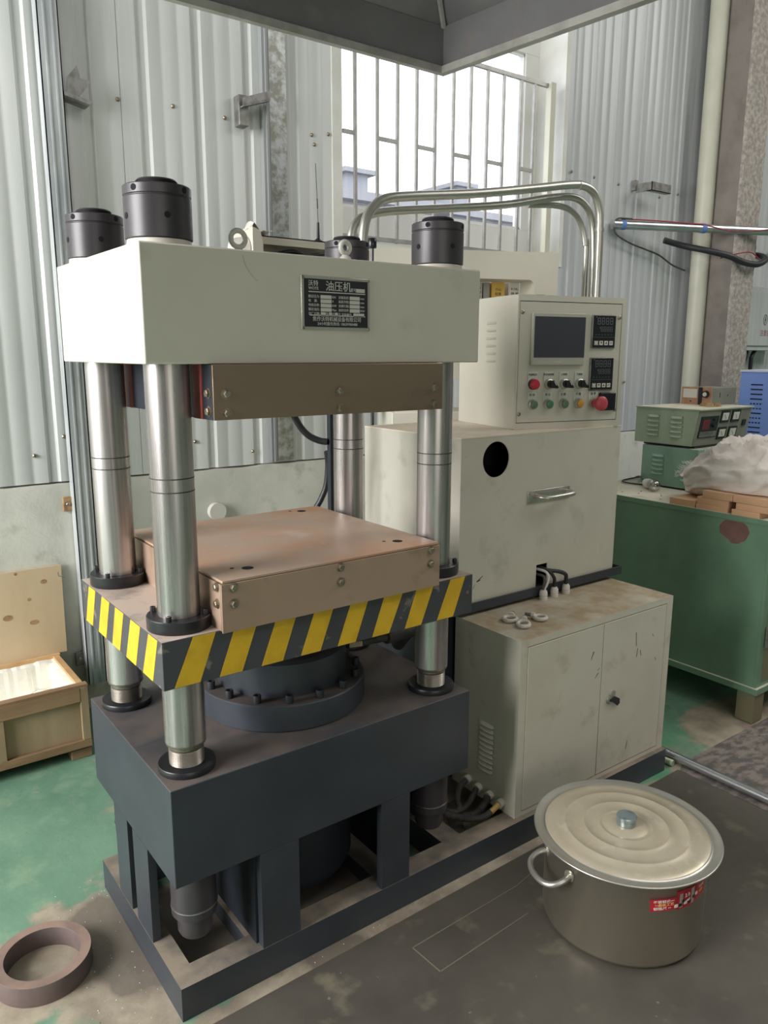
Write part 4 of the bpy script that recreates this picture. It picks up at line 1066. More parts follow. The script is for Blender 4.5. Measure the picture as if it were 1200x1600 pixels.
# arm
arm = mh
def arm_part(name, g, mat, smooth=35):
    o = part(name, g, mat, mh, smooth=smooth); o.rotation_euler = (0, 0, -yw); return o
g = G(); g.box(.40, .87, .84, .844, 1.886, 1.915); g.box(.40, .87, .84, .96, 1.911, 1.915); g.box(.40, .87, .956, .96, 1.78, 1.911); g.box(.40, .87, .84, .96, 1.78, 1.784); arm_part('arm_channel', g, m_cream_c, smooth=0)
g = G(); g.prism([(.365, 1.935), (.395, 1.925), (.405, 1.885), (.405, 1.74), (.365, 1.74)], 'y', .80, .96); arm_part('end_plate', g, m_cream_c, smooth=0)
g = G(); g.tube([(.46, .86, 1.85), (.55, .85, 1.872), (.62, .85, 1.862), (.70, .85, 1.872), (.78, .86, 1.86)], .006, 8); g.box(.52, .60, .87, .93, 1.82, 1.87); g.box(.66, .73, .87, .93, 1.82, 1.86); arm_part('cable_loom', g, m_gloss_black)
g = G(); g.box(.41, .86, .90, .95, 1.30, 1.78) if False else g.box(.84, .87, .87, .95, 1.25, 1.78); arm_part('stay', g, m_cream_c, smooth=0)
g = G(); g.lathe([(.015, 0), (.034, 0), (.048, .05), (.015, .05)], axis='x', c=(.312, .86, 1.862), seg=26); single('roller', g, m_cloud, 'pale roll wrapped in plastic at the left end of the machine arm', 'roll', (.335, .86, 1.81))
g = G(); vs = []; fs = []
n = 9
for j in range(n):
    for i in range(n):
        x = .362+.10*i/(n-1); y = .83+.11*j/(n-1)
        vs.append((x, y, 1.9165+(.020*max(0, noise.noise(Vector((x*40, y*40, 1)))+.35)+.012*(1-i/(n-1)))+(.02 if i in (2, 3) and j < 6 else 0)))
for j in range(n-1):
    for i in range(n-1): a = j*n+i; fs.append((a, a+1, a+n+1, a+n))
g.add(vs, fs); single('plastic_wrap', g, m_cloud, 'crumpled clear plastic lying on the end of the machine arm', 'plastic', (.41, .88, 1.9165), smooth=25)
t = thing('whip_antenna', 'thin black magnetic whip antenna standing on the machine arm', 'antenna', (.69, .89, 1.9155))
g = G(); g.lathe([(.018, 1.9155), (.018, 1.922), (.006, 1.932), (.0045, 1.99)], .69, .89, 16); part('base', g, m_rubber, t)
g = G(); g.rod((.69, .89, 1.985), (.682, .89, 2.20), .0018, 6); g.rod((.688, .89, 2.04), (.6865, .89, 2.075), .0035, 6); part('whip', g, m_rubber, t)
g = G(); g.lathe([(.014, 1.862), (.016, 1.866), (.016, 1.893), (.014, 1.896)], .70, .55, 16); g.lathe([(.006, 1.3), (.006, 1.862)], .70, .55, 8)
g.lathe([(.03, 0), (.03, .01)], .70, .55, 14); g.lathe([(.006, .01), (.006, 1.3)], .70, .55, 8)
single('black_knob_post', g, m_gloss_black, 'thin stand with a small black knob behind the rear nut', 'stand', (.70, .55, 0))

# ------------------------------------------------------------------ stock pot
PX, PY = .663, -.66
MT = .004
pot = thing('stock_pot', 'large stainless steel pot with red sticker standing on the dark floor', 'pot', (PX, PY, MT))
g = G(); g.lathe([(.002, MT), (.190, MT), (.202, MT+.006), (.208, MT+.018), (.208, .243), (.216, .250), (.219, .254), (.214, .256), (.2055, .246), (.2055, MT+.02), (.002, MT+.012)], PX, PY, 96, cap=False); part('body', g, m_potm, pot, smooth=50)
lid = thing('pot_lid', 'worn stainless lid with rings and a bluish knob lying on the pot', 'lid', (PX, PY, .257))
g = G(); pr = [(.002, .2745), (.050, .2745), (.056, .2705), (.064, .2695), (.067, .2715), (.070, .2702), (.104, .2694), (.107, .2710), (.111, .2710), (.114, .2690), (.154, .2680), (.157, .2695), (.161, .2695), (.164, .2675), (.190, .2670), (.205, .2655), (.211, .2625), (.211, .2585), (.2, .258), (.002, .262)]
g.lathe(pr, PX, PY, 110, cap=False); part('disc', g, m_lidm, lid, smooth=60)
g = G(); g.lathe([(.2112, .2622), (.2135, .2600), (.219, .2590), (.228, .2600), (.236, .2635), (.2395, .2638), (.2410, .2622), (.2405, .2600), (.236, .2590), (.2112, .2567)], PX, PY, 110, cap=False); part('rim', g, m_steel, lid, smooth=60)
g = G(); g.lathe([(.002, .2747), (.024, .2747), (.025, .277), (.0245, .290), (.0265, .292), (.0265, .299), (.0245, .301), (.0002, .302)], PX, PY, 40, cap=False); part('knob', g, M('blue_grey_knob', lin(150, 166, 168), lin(128, 140, 146), scale=30, rough=.3, metal=.7), lid, smooth=40)
def pa(a, r, z): return (PX+r*math.cos(R(a)), PY+r*math.sin(R(a)), z)
for a0, mx in ((161.5, 1), (-18.5, 1)):
    g = G(); g.tube([pa(a0+15.5, .206, .204), pa(a0+15.5, .232, .197), pa(a0+12, .256, .187), pa(a0+5, .266, .181), pa(a0-5, .266, .181), pa(a0-12, .256, .187), pa(a0-15.5, .232, .197), pa(a0-15.5, .206, .204)], .0078, 12); h_ = part('handle', g, m_steel, pot)
    g = G()
    for s_ in (-15.5, 15.5): g.rod(pa(a0+s_, .2075, .204), pa(a0+s_, .212, .2035), .015, 16)
    part('handle_mount', g, m_steel, h_)
def wrap(a0, a1, z0, z1, name, mat, parent, dr=.0006, n=14, zt0=None, zt1=None):
    g = G(); vs = []; fs = []
    for k in range(n+1):
        t_ = k/n; a = a0+(a1-a0)*t_; zb = z0+(z1[0]-z0)*t_ if isinstance(z1, tuple) else z0; zt = (zt0+(zt1-zt0)*t_) if zt0 is not None else z1
        for r_ in (.2081, .2081+dr):
            vs += [pa(a, r_, zb), pa(a, r_, zt)]
    for k in range(n):
        a = k*4; fs += [(a+2, a+3, a+7, a+6), (a+3, a+1, a+5, a+7), (a+2, a+6, a+4, a)]
    fs += [(0, 2, 3, 1), (n*4, n*4+1, n*4+3, n*4+2)]
    g.add(vs, fs); return part(name, g, mat, parent, smooth=40)
st = wrap(-126.5, -107.5, .174, .207, 'sticker', m_sticker, pot)
for a0, b0_, z0, z1 in ((-107, -89.5, .170, .220), (-89, -76, .176, .220)): wrap(a0, b0_, z0, z1, 'sticker', m_sticker, pot, .0007)
wrap(-105, -102.4, .174, .212, 'silver_bar', m_plate_alu, st, .0012, 4); wrap(-94.5, -91.5, .174, .216, 'silver_bar', m_plate_alu, st, .0012, 4)
for k, (a, z) in enumerate(((-109, .178), (-105.5, .178), (-101, .180), (-97, .178), (-98.5, .186), (-93, .186), (-90, .190), (-103, .186))):
    wrap(a, a+2.6, z, z+.008, 'check_square', m_lite if k % 2 == 0 else m_gloss_black, st, .0016, 3)
g = G(); n = 30; vs = [pa(-98.5, .2098, .2035)]+[pa(-98.5+math.degrees(.0125*math.cos(2*math.pi*k/n)/.209), .2098, .2035+.0125*math.sin(2*math.pi*k/n)) for k in range(n)]
g.add(vs, [(0, k+1, (k+1) % n+1) for k in range(n)]); part('round_badge', g, m_sticker, st, smooth=0)
def PT(b, s_, a, z, mat, r_=.2089, w=None): text('lettering', b, s_, mat, st, (0, 0, z), bend=(PX, PY, r_, R(a)), width=w)
PT('不锈钢式•••', .0085, -117, .1995, m_lite, w=.055); PT('••最新工艺', .0085, -116.5, .1905, m_gold, w=.050); PT('钢强尺 ••', .0085, -118, .1810, m_lite, w=.046)
PT('3.0', .0145, -98.5, .2035, m_lite, .2100)
PT('不锈钢', .0085, -82.5, .205, m_lite, .2091); PT('优质', .0085, -83, .192, m_gold, .2091)

# ------------------------------------------------------------------ floor sheets, ring, pipes, crumbs
t = thing('floor_sheet', 'dark worn floor sheet lying along the press base and under the pot', 'floor sheet', (.5, -1.6, 0))
g = G(); g.prism([(-.385, -.335), (1.46, -.318), (1.46, -3.2), (-.44, -3.2), (-.42, -.8)], 'z', .0002, MT-.0004); part('sheet', g, m_mat, t, smooth=0)
g = G()
def strip(p, q, w=.0035):
    d_ = Vector((q[0]-p[0], q[1]-p[1])).normalized(); nx_, ny_ = -d_.y*w/2, d_.x*w/2
    g.prism([(p[0]-nx_, p[1]-ny_), (q[0]-nx_, q[1]-ny_), (q[0]+nx_, q[1]+ny_), (p[0]+nx_, p[1]+ny_)], 'z', MT-.0005, MT+.0004)
for p, q in (((.128, -.424), (.134, -.526)), ((.134, -.526), (.46, -.512)), ((.128, -.424), (.52, -.415)), ((-.12, -.66), (-.05, -.60)), ((.52, -.415), (.60, -.40))): 
    g = G(); strip(p, q); part('scored_line', g, m_seal, t, smooth=0)
g = G(); g.prism([(1.52, -.300), (3.6, -.300), (3.6, -2.4), (1.47, -2.4), (1.462, -.325)], 'z', .0002, .0044)
single('mottled_floor_sheet', g, m_marble, 'mottled grey floor sheet in front of the green cabinet at right', 'floor sheet', (2.2, -1.2, 0), smooth=0)
g = G(); g.lathe([(.087, .0005), (.113, .0005), (.113, .050), (.112, .0515), (.088, .0515), (.087, .050), (.087, .0005)], -.652, .061, 72, cap=False)
single('steel_ring', g, m_rust, 'rusty thick steel ring lying on the green floor at lower left', 'ring', (-.652, .061, 0))
g = G(); g.rod((1.503, -.12, .0215), (1.512, -1.6, .0215), .0165, 18)
t = thing('floor_pipe', 'long bright aluminium pipe lying on the floor right of the cabinet', 'pipe', (1.505, -.8, .005)); part('tube', g, m_alu, t)
g = G(); g.rod((1.448, -.12, .0140), (1.468, -.292, .0140), .0115, 12)
single('short_green_rod', g, m_green_eq, 'short pale green rod beside the bright pipe', 'rod', (1.46, -.2, .002))
rnd = random.Random(11); g = G()
for k in range(90):
    if k < 70: x, y = rnd.uniform(-.62, -.44), rnd.uniform(-.32, .35)
    elif k < 110: x, y = rnd.uniform(-.42, 1.2), -.29-abs(rnd.gauss(0, .012))-.004
    else: x, y = rnd.uniform(-.5, .9), rnd.uniform(-.9, -.35)
    if k < 70 and (x+.652)**2+(y-.061)**2 < .118**2: continue
    r_ = rnd.uniform(.0008, .0020); z = MT if y < -.33 else .0004
    g.add([(x-r_, y, z), (x+r_*.6, y-r_, z), (x+r_*.5, y+r_, z), (x, y, z+r_*1.1)], [(0, 2, 1), (0, 1, 3), (1, 2, 3), (2, 0, 3)])
single('floor_crumbs', g, m_lite, 'tiny pale crumbs of debris scattered around the press base', 'debris', (0, 0, 0), kind='stuff', smooth=0)
g = G(); g.lathe([(.028, 0), (.040, 0), (.040, -.03), (.028, -.03)], axis='y', c=(.487, 1.483, .795), seg=30); g.lathe([(.016, 0), (.028, 0), (.028, -.012), (.016, -.012)], axis='y', c=(.487, 1.483, .795), seg=24)
single('pipe_stub', g, m_gland, 'white round pipe stub on the plaster wall behind the lower platen', 'pipe', (.487, 1.47, .795))

# ------------------------------------------------------------------ wooden crate with foam lining
cr = thing('wooden_crate', 'open wooden crate on the floor by the left wall, lid raised behind it', 'crate', (-.80, 1.26, 0))
kx0, kx1, ky0, ky1, kz0, kz1 = -1.30, -.240, 1.068, 1.440, .045, .292
g = G(); g.box(kx0+.012, kx1-.012, ky0+.008, ky0+.020, kz0, kz1-.02); part('front_board', g, m_wood, cr, smooth=0)
g = G(); g.box(kx0+.012, kx1-.012, ky1-.020, ky1-.008, kz0, kz1-.012); part('back_board', g, m_wood, cr, smooth=0)
for x0 in (kx0+.012, kx1-.024):
    g = G(); g.box(x0, x0+.012, ky0+.021, ky1-.021, kz0, kz1-.012); part('side_board', g, m_wood, cr, smooth=0)
g = G(); g.box(kx0+.012, kx1-.012, ky0+.008, ky1-.008, kz0-.008, kz0); part('bottom_board', g, m_wood, cr, smooth=0)
g = G(); g.box(kx0, kx1-.030, ky0-.012, ky0+.006, kz1-.062, kz1-.008); part('rail', g, m_woodrail, cr, bevel=.0015, label='brown top rail')
g = G(); g.box(kx0, kx1, ky0-.010, ky0+.022, kz1-.008, kz1+.002); part('rail', g, m_woodrail, cr, bevel=.001)
g = G(); g.box(kx0, kx1, ky0-.012, ky0+.006, kz0, kz0+.030); part('rail', g, m_woodrail, cr, bevel=.0015, label='brown bottom rail')
g = G(); g.box(kx1-.030, kx1-.001, ky0-.011, ky0+.006, kz0+.030, kz1-.008); part('post', g, m_wood, cr, bevel=.0015)
g = G(); g.box(-.56, -.533, ky0-.010, ky0+.006, kz0+.030, kz1-.062); part('post', g, m_wood, cr, bevel=.0015)
g = G(); g.box(-1.0, -.972, ky0-.010, ky0+.006, kz0+.030, kz1-.062); part('post', g, m_wood, cr, bevel=.0015)
g = G(); g.box(kx1-.034, kx1-.010, ky0+.022, ky1-.02, kz1-.010, kz1+.002); part('rail', g, m_woodpale, cr, bevel=.0015, label='pale side rail')
g = G(); g.box(kx0, kx1-.004, ky1-.022, ky1, kz1-.012, kz1+.004); part('rail', g, m_woodpale, cr, bevel=.0015, label='pale rear rail')
for x0 in (-.315, -.72, -1.28):
    g = G(); g.box(x0, x0+.075, ky0, ky1, 0, .0365); part('skid', g, m_woodrail, cr, bevel=.002)
# foam lining with torn edges
g = G(); rnd = random.Random(3)
def foamwall(p, q, z0, z1, nx_, ny_, th):
    n = 60; vs = []; fs = []
    for k in range(n+1):
        t_ = k/n; x, y = p[0]+(q[0]-p[0])*t_, p[1]+(q[1]-p[1])*t_
        j = .006*rnd.random(); z = z1-.004+.007*noise.noise(Vector((t_*30, z1, p[0])))
        vs += [(x, y, z0), (x, y, z), (x+nx_*(th+j-.003), y+ny_*(th+j-.003), z-.004), (x+nx_*th, y+ny_*th, z0)]
    for k in range(n): a = k*4; fs += [(a, a+4, a+5, a+1), (a+1, a+5, a+6, a+2), (a+2, a+6, a+7, a+3)]
    g.add(vs, fs)
foamwall((kx0+.025, ky1-.0215), (kx1-.026, ky1-.0215), kz0+.001, kz1-.004, 0, -1, .026)
foamwall((kx1-.026, ky1-.022), (kx1-.026, ky0+.022), kz0+.001, kz1-.010, -1, 0, .026)
foamwall((kx0+.025, ky0+.0215), (kx1-.026, ky0+.0215), kz0+.001, kz1-.020, 0, 1, .018)
foamwall((kx0+.025, ky1-.022), (kx0+.025, ky0+.022), kz0+.001, kz1-.010, 1, 0, .026)
part('foam_lining', g, m_foam, cr, smooth=0)
g = G(); n = 40; vs = []; fs = []
for j in range(11):
    for i in range(n+1):
        x = kx0+.05+(kx1-.06-kx0-.05)*i/n; y = ky0+.045+(ky1-.05-ky0-.045)*j/10
        z = .115+.09*math.exp(-((x+.34)**2)/.008)*(1-.5*abs(j-6)/6)+.03*noise.noise(Vector((x*9, y*7, 0)))+.012*noise.noise(Vector((x*40, y*40, 0)))
        vs.append((x, y, z))
for j in range(10):
    for i in range(n): a = j*(n+1)+i; fs.append((a, a+1, a+n+2, a+n+1))
g.add(vs, fs); part('foam_filling', g, m_foam, cr, smooth=25)
g = G(); g.hexa([(-1.30, 1.436, .296), (-.214, 1.436, .296), (-.214, 1.448, .296), (-1.30, 1.448, .296)], [(-1.30, 1.466, .655), (-.203, 1.466, .655), (-.203, 1.478, .655), (-1.30, 1.478, .655)])
lid_ = part('lid', g, m_ply, cr, smooth=0, label='raised plywood lid')
for x, z, a_, b_ in ((-.375, .645, .006, .006), (-.275, .598, .013, .009), (-.335, .535, .008, .007), (-.42, .475, .019, .012), (-.325, .440, .018, .010)):
    yf = 1.436+.030*(z-.296)/.359-.0006; g = G(); vs = [(x, yf, z)]+[(x+a_*math.cos(q*.5236), yf+.00008*0, z+b_*math.sin(q*.5236)) for q in range(12)]
    vs = [(v[0], 1.436+.0836*(v[2]-.296)-.0005, v[2]) for v in vs]
    g.add(vs, [(0, k+1, (k+1) % 12+1) for k in range(12)]); part('knot', g, m_knot, lid_, smooth=0)
g = G(); g.rod((-.222, 1.440, .618), (-.196, 1.436, .610), .0022, 6); g.rod((-.222, 1.440, .618), (-.222, 1.445, .632), .0022, 6); part('bent_nail', g, m_bracket, lid_)

# ------------------------------------------------------------------ green cabinet bench and what stands on it
gb = thing('green_cabinet', 'large green steel cabinet bench with a brown scraped patch, right', 'cabinet', (2.45, .2, 0))
gx0, gx1, gy0, gy1 = 2.028, 3.05, -.290, .705
g = G(); g.box(gx0, gx1, gy0, gy1, .160, .838); part('body', g, m_green, gb, smooth=0)
g = G(); g.box(gx0-.004, gx1+.004, gy0-.004, gy1, .838, .860); part('worktop', g, m_green, gb, bevel=.001)
g = G(); g.box(gx0-.012, gx1, gy0-.012, gy1, .133, .160); part('bottom_lip', g, m_green, gb, bevel=.002)
g = G(); g.box(gx0-.0012, gx0, gy0+.012, gy0+.068, .162, .836); part('corner_strip', g, m_green, gb, smooth=0)
g = G(); g.box(gx0+.04, gx1-.03, gy0-.003, gy0, .18, .83); dr = part('door', g, m_green2, gb, smooth=0)
g = G(); g.tube([(gx0+.13, gy0-.003, .40), (gx0+.13, gy0-.02, .385), (gx0+.09, gy0-.022, .36), (gx0+.055, gy0-.01, .35)], .006, 8); g.box(gx0+.03, gx0+.075, gy0-.010, gy0-.003, .33, .42); part('latch', g, m_bracket, dr)
for (x, y) in ((gx0, gy0), (gx1-.08, gy0), (gx0, gy1-.08), (gx1-.08, gy1-.08)):
    g = G(); g.box(x, x+.075, y, y+.075, 0.0045 if y < 0 else 0, .133); part('leg', g, m_green2, gb, smooth=0)
g = G(); vs = [(gx0-.0004, -.135, .80)]; n = 26
for k in range(n):
    a = 2*math.pi*k/n; r_ = 1+.10*noise.noise(Vector((k*.9, 0, 0))); yy = -.135+.064*r_*math.cos(a); zz = min(.834, .798+.050*r_*math.sin(a)*(1.15 if math.sin(a) < 0 and math.cos(a) < .2 else .9)); vs.append((gx0-.0004, yy, zz))
g.add(vs, [(0, (k+1) % n+1, k+1) for k in range(n)]); part('scraped_patch', g, m_patch, gb, smooth=0, label='brown scraped paint patch')

# blocks of wood at the bench edge
def wblock(label, y0, y1, z0, z1, x0=2.030, x1=2.19, r=0):
    g = G(); g.box(x0, x1, y0, y1, z0, z1); return single('wooden_block', g, m_block, label, 'block', ((x0+x1)/2, (y0+y1)/2, z0), 'wooden blocks under the sack', bevel=.001, smooth=0)
wblock('bare wooden block lying alone at the left under the sack edge', .050, .170, .8602, .889)
wblock('bottom wooden block of the left pile, level with the bench edge', -.098, .045, .8602, .8805)
wblock('middle wooden block of the left pile', -.098, .045, .8807, .9095, 2.036)
wblock('top wooden block bridging the left pile', -.112, .020, .9100, .9400, 2.034)
wblock('bottom wooden block of the right pile', -.235, -.118, .8602, .8825, 2.026)
wblock('middle wooden block of the right pile', -.262, -.130, .8827, .9092, 2.034)
wblock('top wooden block of the right pile', -.262, -.1135, .9100, .9380, 2.036)
# sack
g = G(); nu, nv = 120, 70; vs = []; fs = []
cx, cy, cz = 2.31, -.055, 1.0
def drape(y, z, x, up_):
    # long folds radiating from the gathered top, running down and along the bag
    a = noise.noise(Vector((y*5+z*6, z*5-y*3, x*3)))
    b = noise.noise(Vector((y*9-z*4, z*14+y*6, 3+x*5)))
    c_ = noise.noise(Vector((y*16+z*10, z*24-y*10, 9+x*8)))
    r1 = max(0, 1-abs(b)*5); r2 = max(0, 1-abs(c_)*6)
    return .016*a+(.012+.024*up_)*r1+(.003+.007*up_)*r2-.006*up_
for j in range(nv+1):
    ph = -math.pi/2+math.pi*j/nv
    for i in range(nu):
        th = 2*math.pi*i/nu
        cp_, sp_ = math.copysign(abs(math.cos(ph))**(.55 if ph > 0 else .3), math.cos(ph)), math.copysign(abs(math.sin(ph))**.85, math.sin(ph))
        ct, st_ = math.copysign(abs(math.cos(th))**.72, math.cos(th)), math.copysign(abs(math.sin(th))**.72, math.sin(th))
        x, y, z = .245*cp_*ct, .285*cp_*st_, .118*sp_
        k = 1-.20*max(0, z/.118)**1.5; x *= k; y *= k
        t_ = max(0, min(1, (y-.05)/.22))
        z -= .085*t_*t_*max(0, (z+.118)/.236)
        z += .028*math.exp(-((y-.05)**2)/.008)*max(0, sp_)
        up_ = max(0, min(1, (z+.01)/.10))
        nn = Vector((x/.06, y/.081, z/.0139)).normalized()
        p = Vector((x, y, z))+nn*(drape(y, z, x, up_)-.008)
        X_, Y_, Z_ = cx+p.x, cy+p.y, cz+p.z
        fl = .9405 if Y_ < .022 else (.8895 if Y_ > .05 else .9405-(Y_-.022)/.028*.051)
        if X_ > 2.20: fl = .8615
        elif X_ > 2.19: fl = fl+(.8615-fl)*(X_-2.19)/.01
        if Y_ > .172: fl = max(.8615, fl-.028*min(1, (Y_-.172)/.01))
        if Z_ < fl+.001: Z_ = fl+.001
        vs.append((X_, Y_, Z_))
for j in range(nv):
    for i in range(nu): a = j*nu+i; b = j*nu+(i+1) % nu; fs.append((a, b, b+nu, a+nu))
g.add(vs, fs)
sk = thing('sack', 'full white woven sack slumped on wooden blocks on the green bench', 'sack', (2.30, -.07, .889))
part('bag', g, m_sack, sk, smooth=180)
# the folded mouth lies along the upper left of the bag, its raw edge frayed
g = G(); vs = []; fs = []; n = 26; edge = []
for j in range(n+1):
    for i in range(n+1):
        u, v = i/n, j/n
        y = .205-.27*u-.02*v; x = 2.115+.16*v+.03*(1-u)*(1-v)
        z = 1.015+.085*math.sin(math.pi*.5*min(1, u*1.6+.1))*(.35+.65*v)+.018*noise.noise(Vector((u*5+v*3, v*3, 2)))+.010*max(0, 1-abs(noise.noise(Vector((u*7, v*4, 1))))*5)-.055*(1-v)**2
        vs.append((x, y, z))
        if i == 0: edge.append((x, y, z))
for j in range(n):
    for i in range(n): a = j*(n+1)+i; fs.append((a, a+1, a+n+2, a+n+1))
g.add(vs, fs); fm = part('folded_mouth', g, m_sack, sk, smooth=60)
sm = fm.modifiers.new('thickness', 'SOLIDIFY'); sm.thickness = .004
rnd = random.Random(8); g = G()
for k in range(46):
    x, y, z = edge[rnd.randrange(0, 20)]; y += .010; z += rnd.uniform(-.006, .004)
    g.tube([(x, y-.012, z), (x-.004, y+rnd.uniform(0, .012), z+rnd.uniform(-.01, .012)), (x-.008, y+rnd.uniform(.004, .024), z+rnd.uniform(-.02, .02))], .0007, 4, sub=3)
part('frayed_threads', g, m_gland, sk, kind='stuff')

# lower green box and upper instrument box
lb_ = thing('teal_transformer_box', 'teal green louvred box on the bench carrying the instrument case', 'box', (2.55, .45, .861))
g = G(); g.box(2.372, 2.76, .262, .566, .868, 1.062); part('case', g, m_green_lo, lb_, bevel=.003)
g = G()
for x, y in ((2.39, .28), (2.74, .28), (2.39, .55), (2.74, .55)): g.cyl(x, y, .8605, .868, .012, 12)
part('foot', g, m_rubber, lb_)
for k in range(5): louver(.508, .438, 1.008-.0215*k, 2.372, lb_, m_green_lo, .012, -.010)
for k in range(5): louver(.345, .285, .99-.0215*k, 2.372, lb_, m_green_lo, .012, -.010)
ub = thing('instrument_case', 'pale green instrument case with slanted panel of meters on the teal box', 'instrument', (2.6, .4, 1.072))
g = G(); xa, xb = 2.368, 2.835
prof_ = [(.612, 1.0745), (.612, 1.243), (.272, 1.243), (.298, 1.0745)]
g.prism(prof_, 'x', xa, xb); part('case', g, m_green_eq, ub, smooth=0)
g = G(); g.prism([(2.40, 1.0625), (2.80, 1.0625), (2.80, 1.0745), (2.40, 1.0745)], 'y', .30, .58); part('foot_rail', g, m_rubber, ub, smooth=0)
g = G(); g.prism([(.614, 1.2432), (.614, 1.2490), (.262, 1.2490), (.262, 1.2432)], 'x', xa-.004, xb+.005); part('lid_sheet', g, m_green_eq, ub, smooth=0)
# slanted front: y = .272 + (1.243-z)*.1543
def fy(z): return .272+(1.243-z)*.1543
def fpl(x0, x1, z0, z1, th, name, mat, parent, **k):
    g = G(); g.hexa([(x0, fy(z0)-th, z0), (x1, fy(z0)-th, z0), (x1, fy(z0)-.0002, z0), (x0, fy(z0)-.0002, z0)], [(x0, fy(z1)-th, z1), (x1, fy(z1)-th, z1), (x1, fy(z1)-.0002, z1), (x0, fy(z1)-.0002, z1)])
    return part(name, g, mat, parent, smooth=0, **k)
fpl(xa+.004, xb-.004, 1.078, 1.241, .002, 'front_panel', m_panel_g, ub)
rc = fpl(2.398, 2.545, 1.112, 1.214, .006, 'recorder', m_gloss_black, ub)
fpl(2.402, 2.541, 1.116, 1.142, .0075, 'name_strip', m_bracket, rc); fpl(2.412, 2.472, 1.152, 1.200, .0075, 'red_display', m_redlamp, rc)
g = G(); g.lathe([(.009, 0), (.009, -.010)], axis='y', c=(2.505, fy(1.17)-.006, 1.168), seg=14); g.lathe([(.006, 0), (.006, -.006)], axis='y', c=(2.505, fy(1.2)-.006, 1.196), seg=12); part('dial', g, m_rubber, rc)
for x0 in (2.560, 2.655):
    for z0 in (1.178, 1.098):
        mt = fpl(x0, x0+.072, z0, z0+.058, .007, 'panel_meter', m_gloss_black, ub)
        fpl(x0+.010, x0+.062, z0+.012, z0+.048, .0082, 'meter_face', m_btnplate, mt)
        zc = z0+.018; g = G(); g.prism([(x0+.034, zc), (x0+.036, zc), (x0+.024, zc+.022), (x0+.023, zc+.022)], 'y', fy(zc)-.0135, fy(zc)-.0125); part('needle', g, m_ink, mt, smooth=0)
fpl(2.765, 2.795, 1.155, 1.185, .008, 'toggle_socket', m_rubber, ub)
for y0, y1 in ((.545, .477), (.417, .350)):
    for k in range(5): louver(y0, y1, 1.199-.0222*k, 2.368, ub, m_green_eq, .012, -.010)
# small meter box on top
mb = thing('small_meter_box', 'small old meter with copper coloured face on the instrument case', 'meter', (2.80, .50, 1.2492))
mx0, my0 = 2.700, .395
mbd = G(); mbd.box(2.700, 2.93, .415, .575, 1.2495, 1.335); part('case', mbd, m_panel_g, mb, bevel=.002)
g = G(); g.box(2.694, 2.6998, .413, .577, 1.2495, 1.338); ff = part('face', g, m_copperface, mb, smooth=0)
g = G(); g.box(2.6915, 2.694, .490, .568, 1.283, 1.328); part('dial_window', g, m_lite, ff, smooth=0)
g = G(); g.box(2.6905, 2.694, .462, .482, 1.2505, 1.337); part('dark_band', g, m_navy, ff, smooth=0)
g = G(); g.lathe([(.019, 0), (.017, -.012)], axis='x', c=(2.694, .442, 1.303), seg=24); kk = part('knob', g, m_gloss_black, ff)
g = G(); g.lathe([(.011, 0), (.010, -.003)], axis='x', c=(2.682, .442, 1.303), seg=20); part('knob_cap', g, m_lite, ff)
g = G(); g.lathe([(.004, 0), (.004, -.001)], axis='x', c=(2.694, .525, 1.266), seg=12); part('zero_screw', g, m_ink, ff)
g = G(); g.prism([(2.775, 1.285), (2.779, 1.285), (2.779, 1.310), (2.775, 1.310)], 'y', .4135, .4149); g.lathe([(.004, 0), (.004, -.001)], axis='y', c=(2.85, .4149, 1.295), seg=12); part('slot', g, m_ink, mb)
g = G()
for k, (x, y, r_) in enumerate(((2.60, .36, .022), (2.62, .40, .026), (2.63, .34, .022))):
    n = 14
    vs = [(x+r_*1.2*math.cos(2*math.pi*q/n)*(1+.2*noise.noise(Vector((q, k, 0)))), y+r_*math.sin(2*math.pi*q/n), 1.2494) for q in range(n)]
    vs += [(x+(v[0]-x)*.6, y+(v[1]-y)*.6, 1.2494+.016+.004*noise.noise(Vector((i_, k, 3)))) for i_, v in enumerate(vs)]+[(x, y, 1.268)]
    g.add(vs, [(i_, (i_+1) % n, n+(i_+1) % n, n+i_) for i_ in range(n)]+[(n+i_, n+(i_+1) % n, 2*n) for i_ in range(n)])
single('dirty_glove', g, m_knot, 'small brown crumpled glove lying on the instrument case lid', 'glove', (2.61, .37, 1.2494))
g = G(); g.prism([(2.60, .26+.02), (2.68, .27), (2.665, .345), (2.61, .33)], 'z', 1.2493, 1.2505); single('paper_scrap', g, m_lite, 'scrap of white paper beside the brown glove', 'paper', (2.64, .3, 1.2493), smooth=0)
# bulb
bl = thing('light_bulb', 'clear light bulb in a white socket lying on the green bench', 'bulb', (2.27, .42, .8605))
d_ = (Vector((2.215, .375, .892))-Vector((2.305, .50, .884))).normalized()
def ax_lathe(prof_, p0, dr_, seg=26):
    g = G(); q = dr_.to_track_quat('Z', 'Y'); vs = []; n = len(prof_)
    for k in range(seg):
        a = 2*math.pi*k/seg
        for r_, z in prof_: v = q @ Vector((r_*math.cos(a), r_*math.sin(a), z)); vs.append(Vector(p0)+v)
    fs = []
    for k in range(seg):
        k2 = (k+1) % seg
        for i in range(n-1): fs.append((k*n+i, k2*n+i, k2*n+i+1, k*n+i+1))
    fs.append(tuple(k*n for k in range(seg))[::-1]); fs.append(tuple(k*n+n-1 for k in range(seg)))
    g.add(vs, fs); return g
P0 = Vector((2.300, .485, .885))
part('socket', ax_lathe([(.012, 0), (.019, .006), (.020, .032), (.023, .034), (.023, .058), (.021, .062)], P0, d_), m_gland, bl, smooth=40)
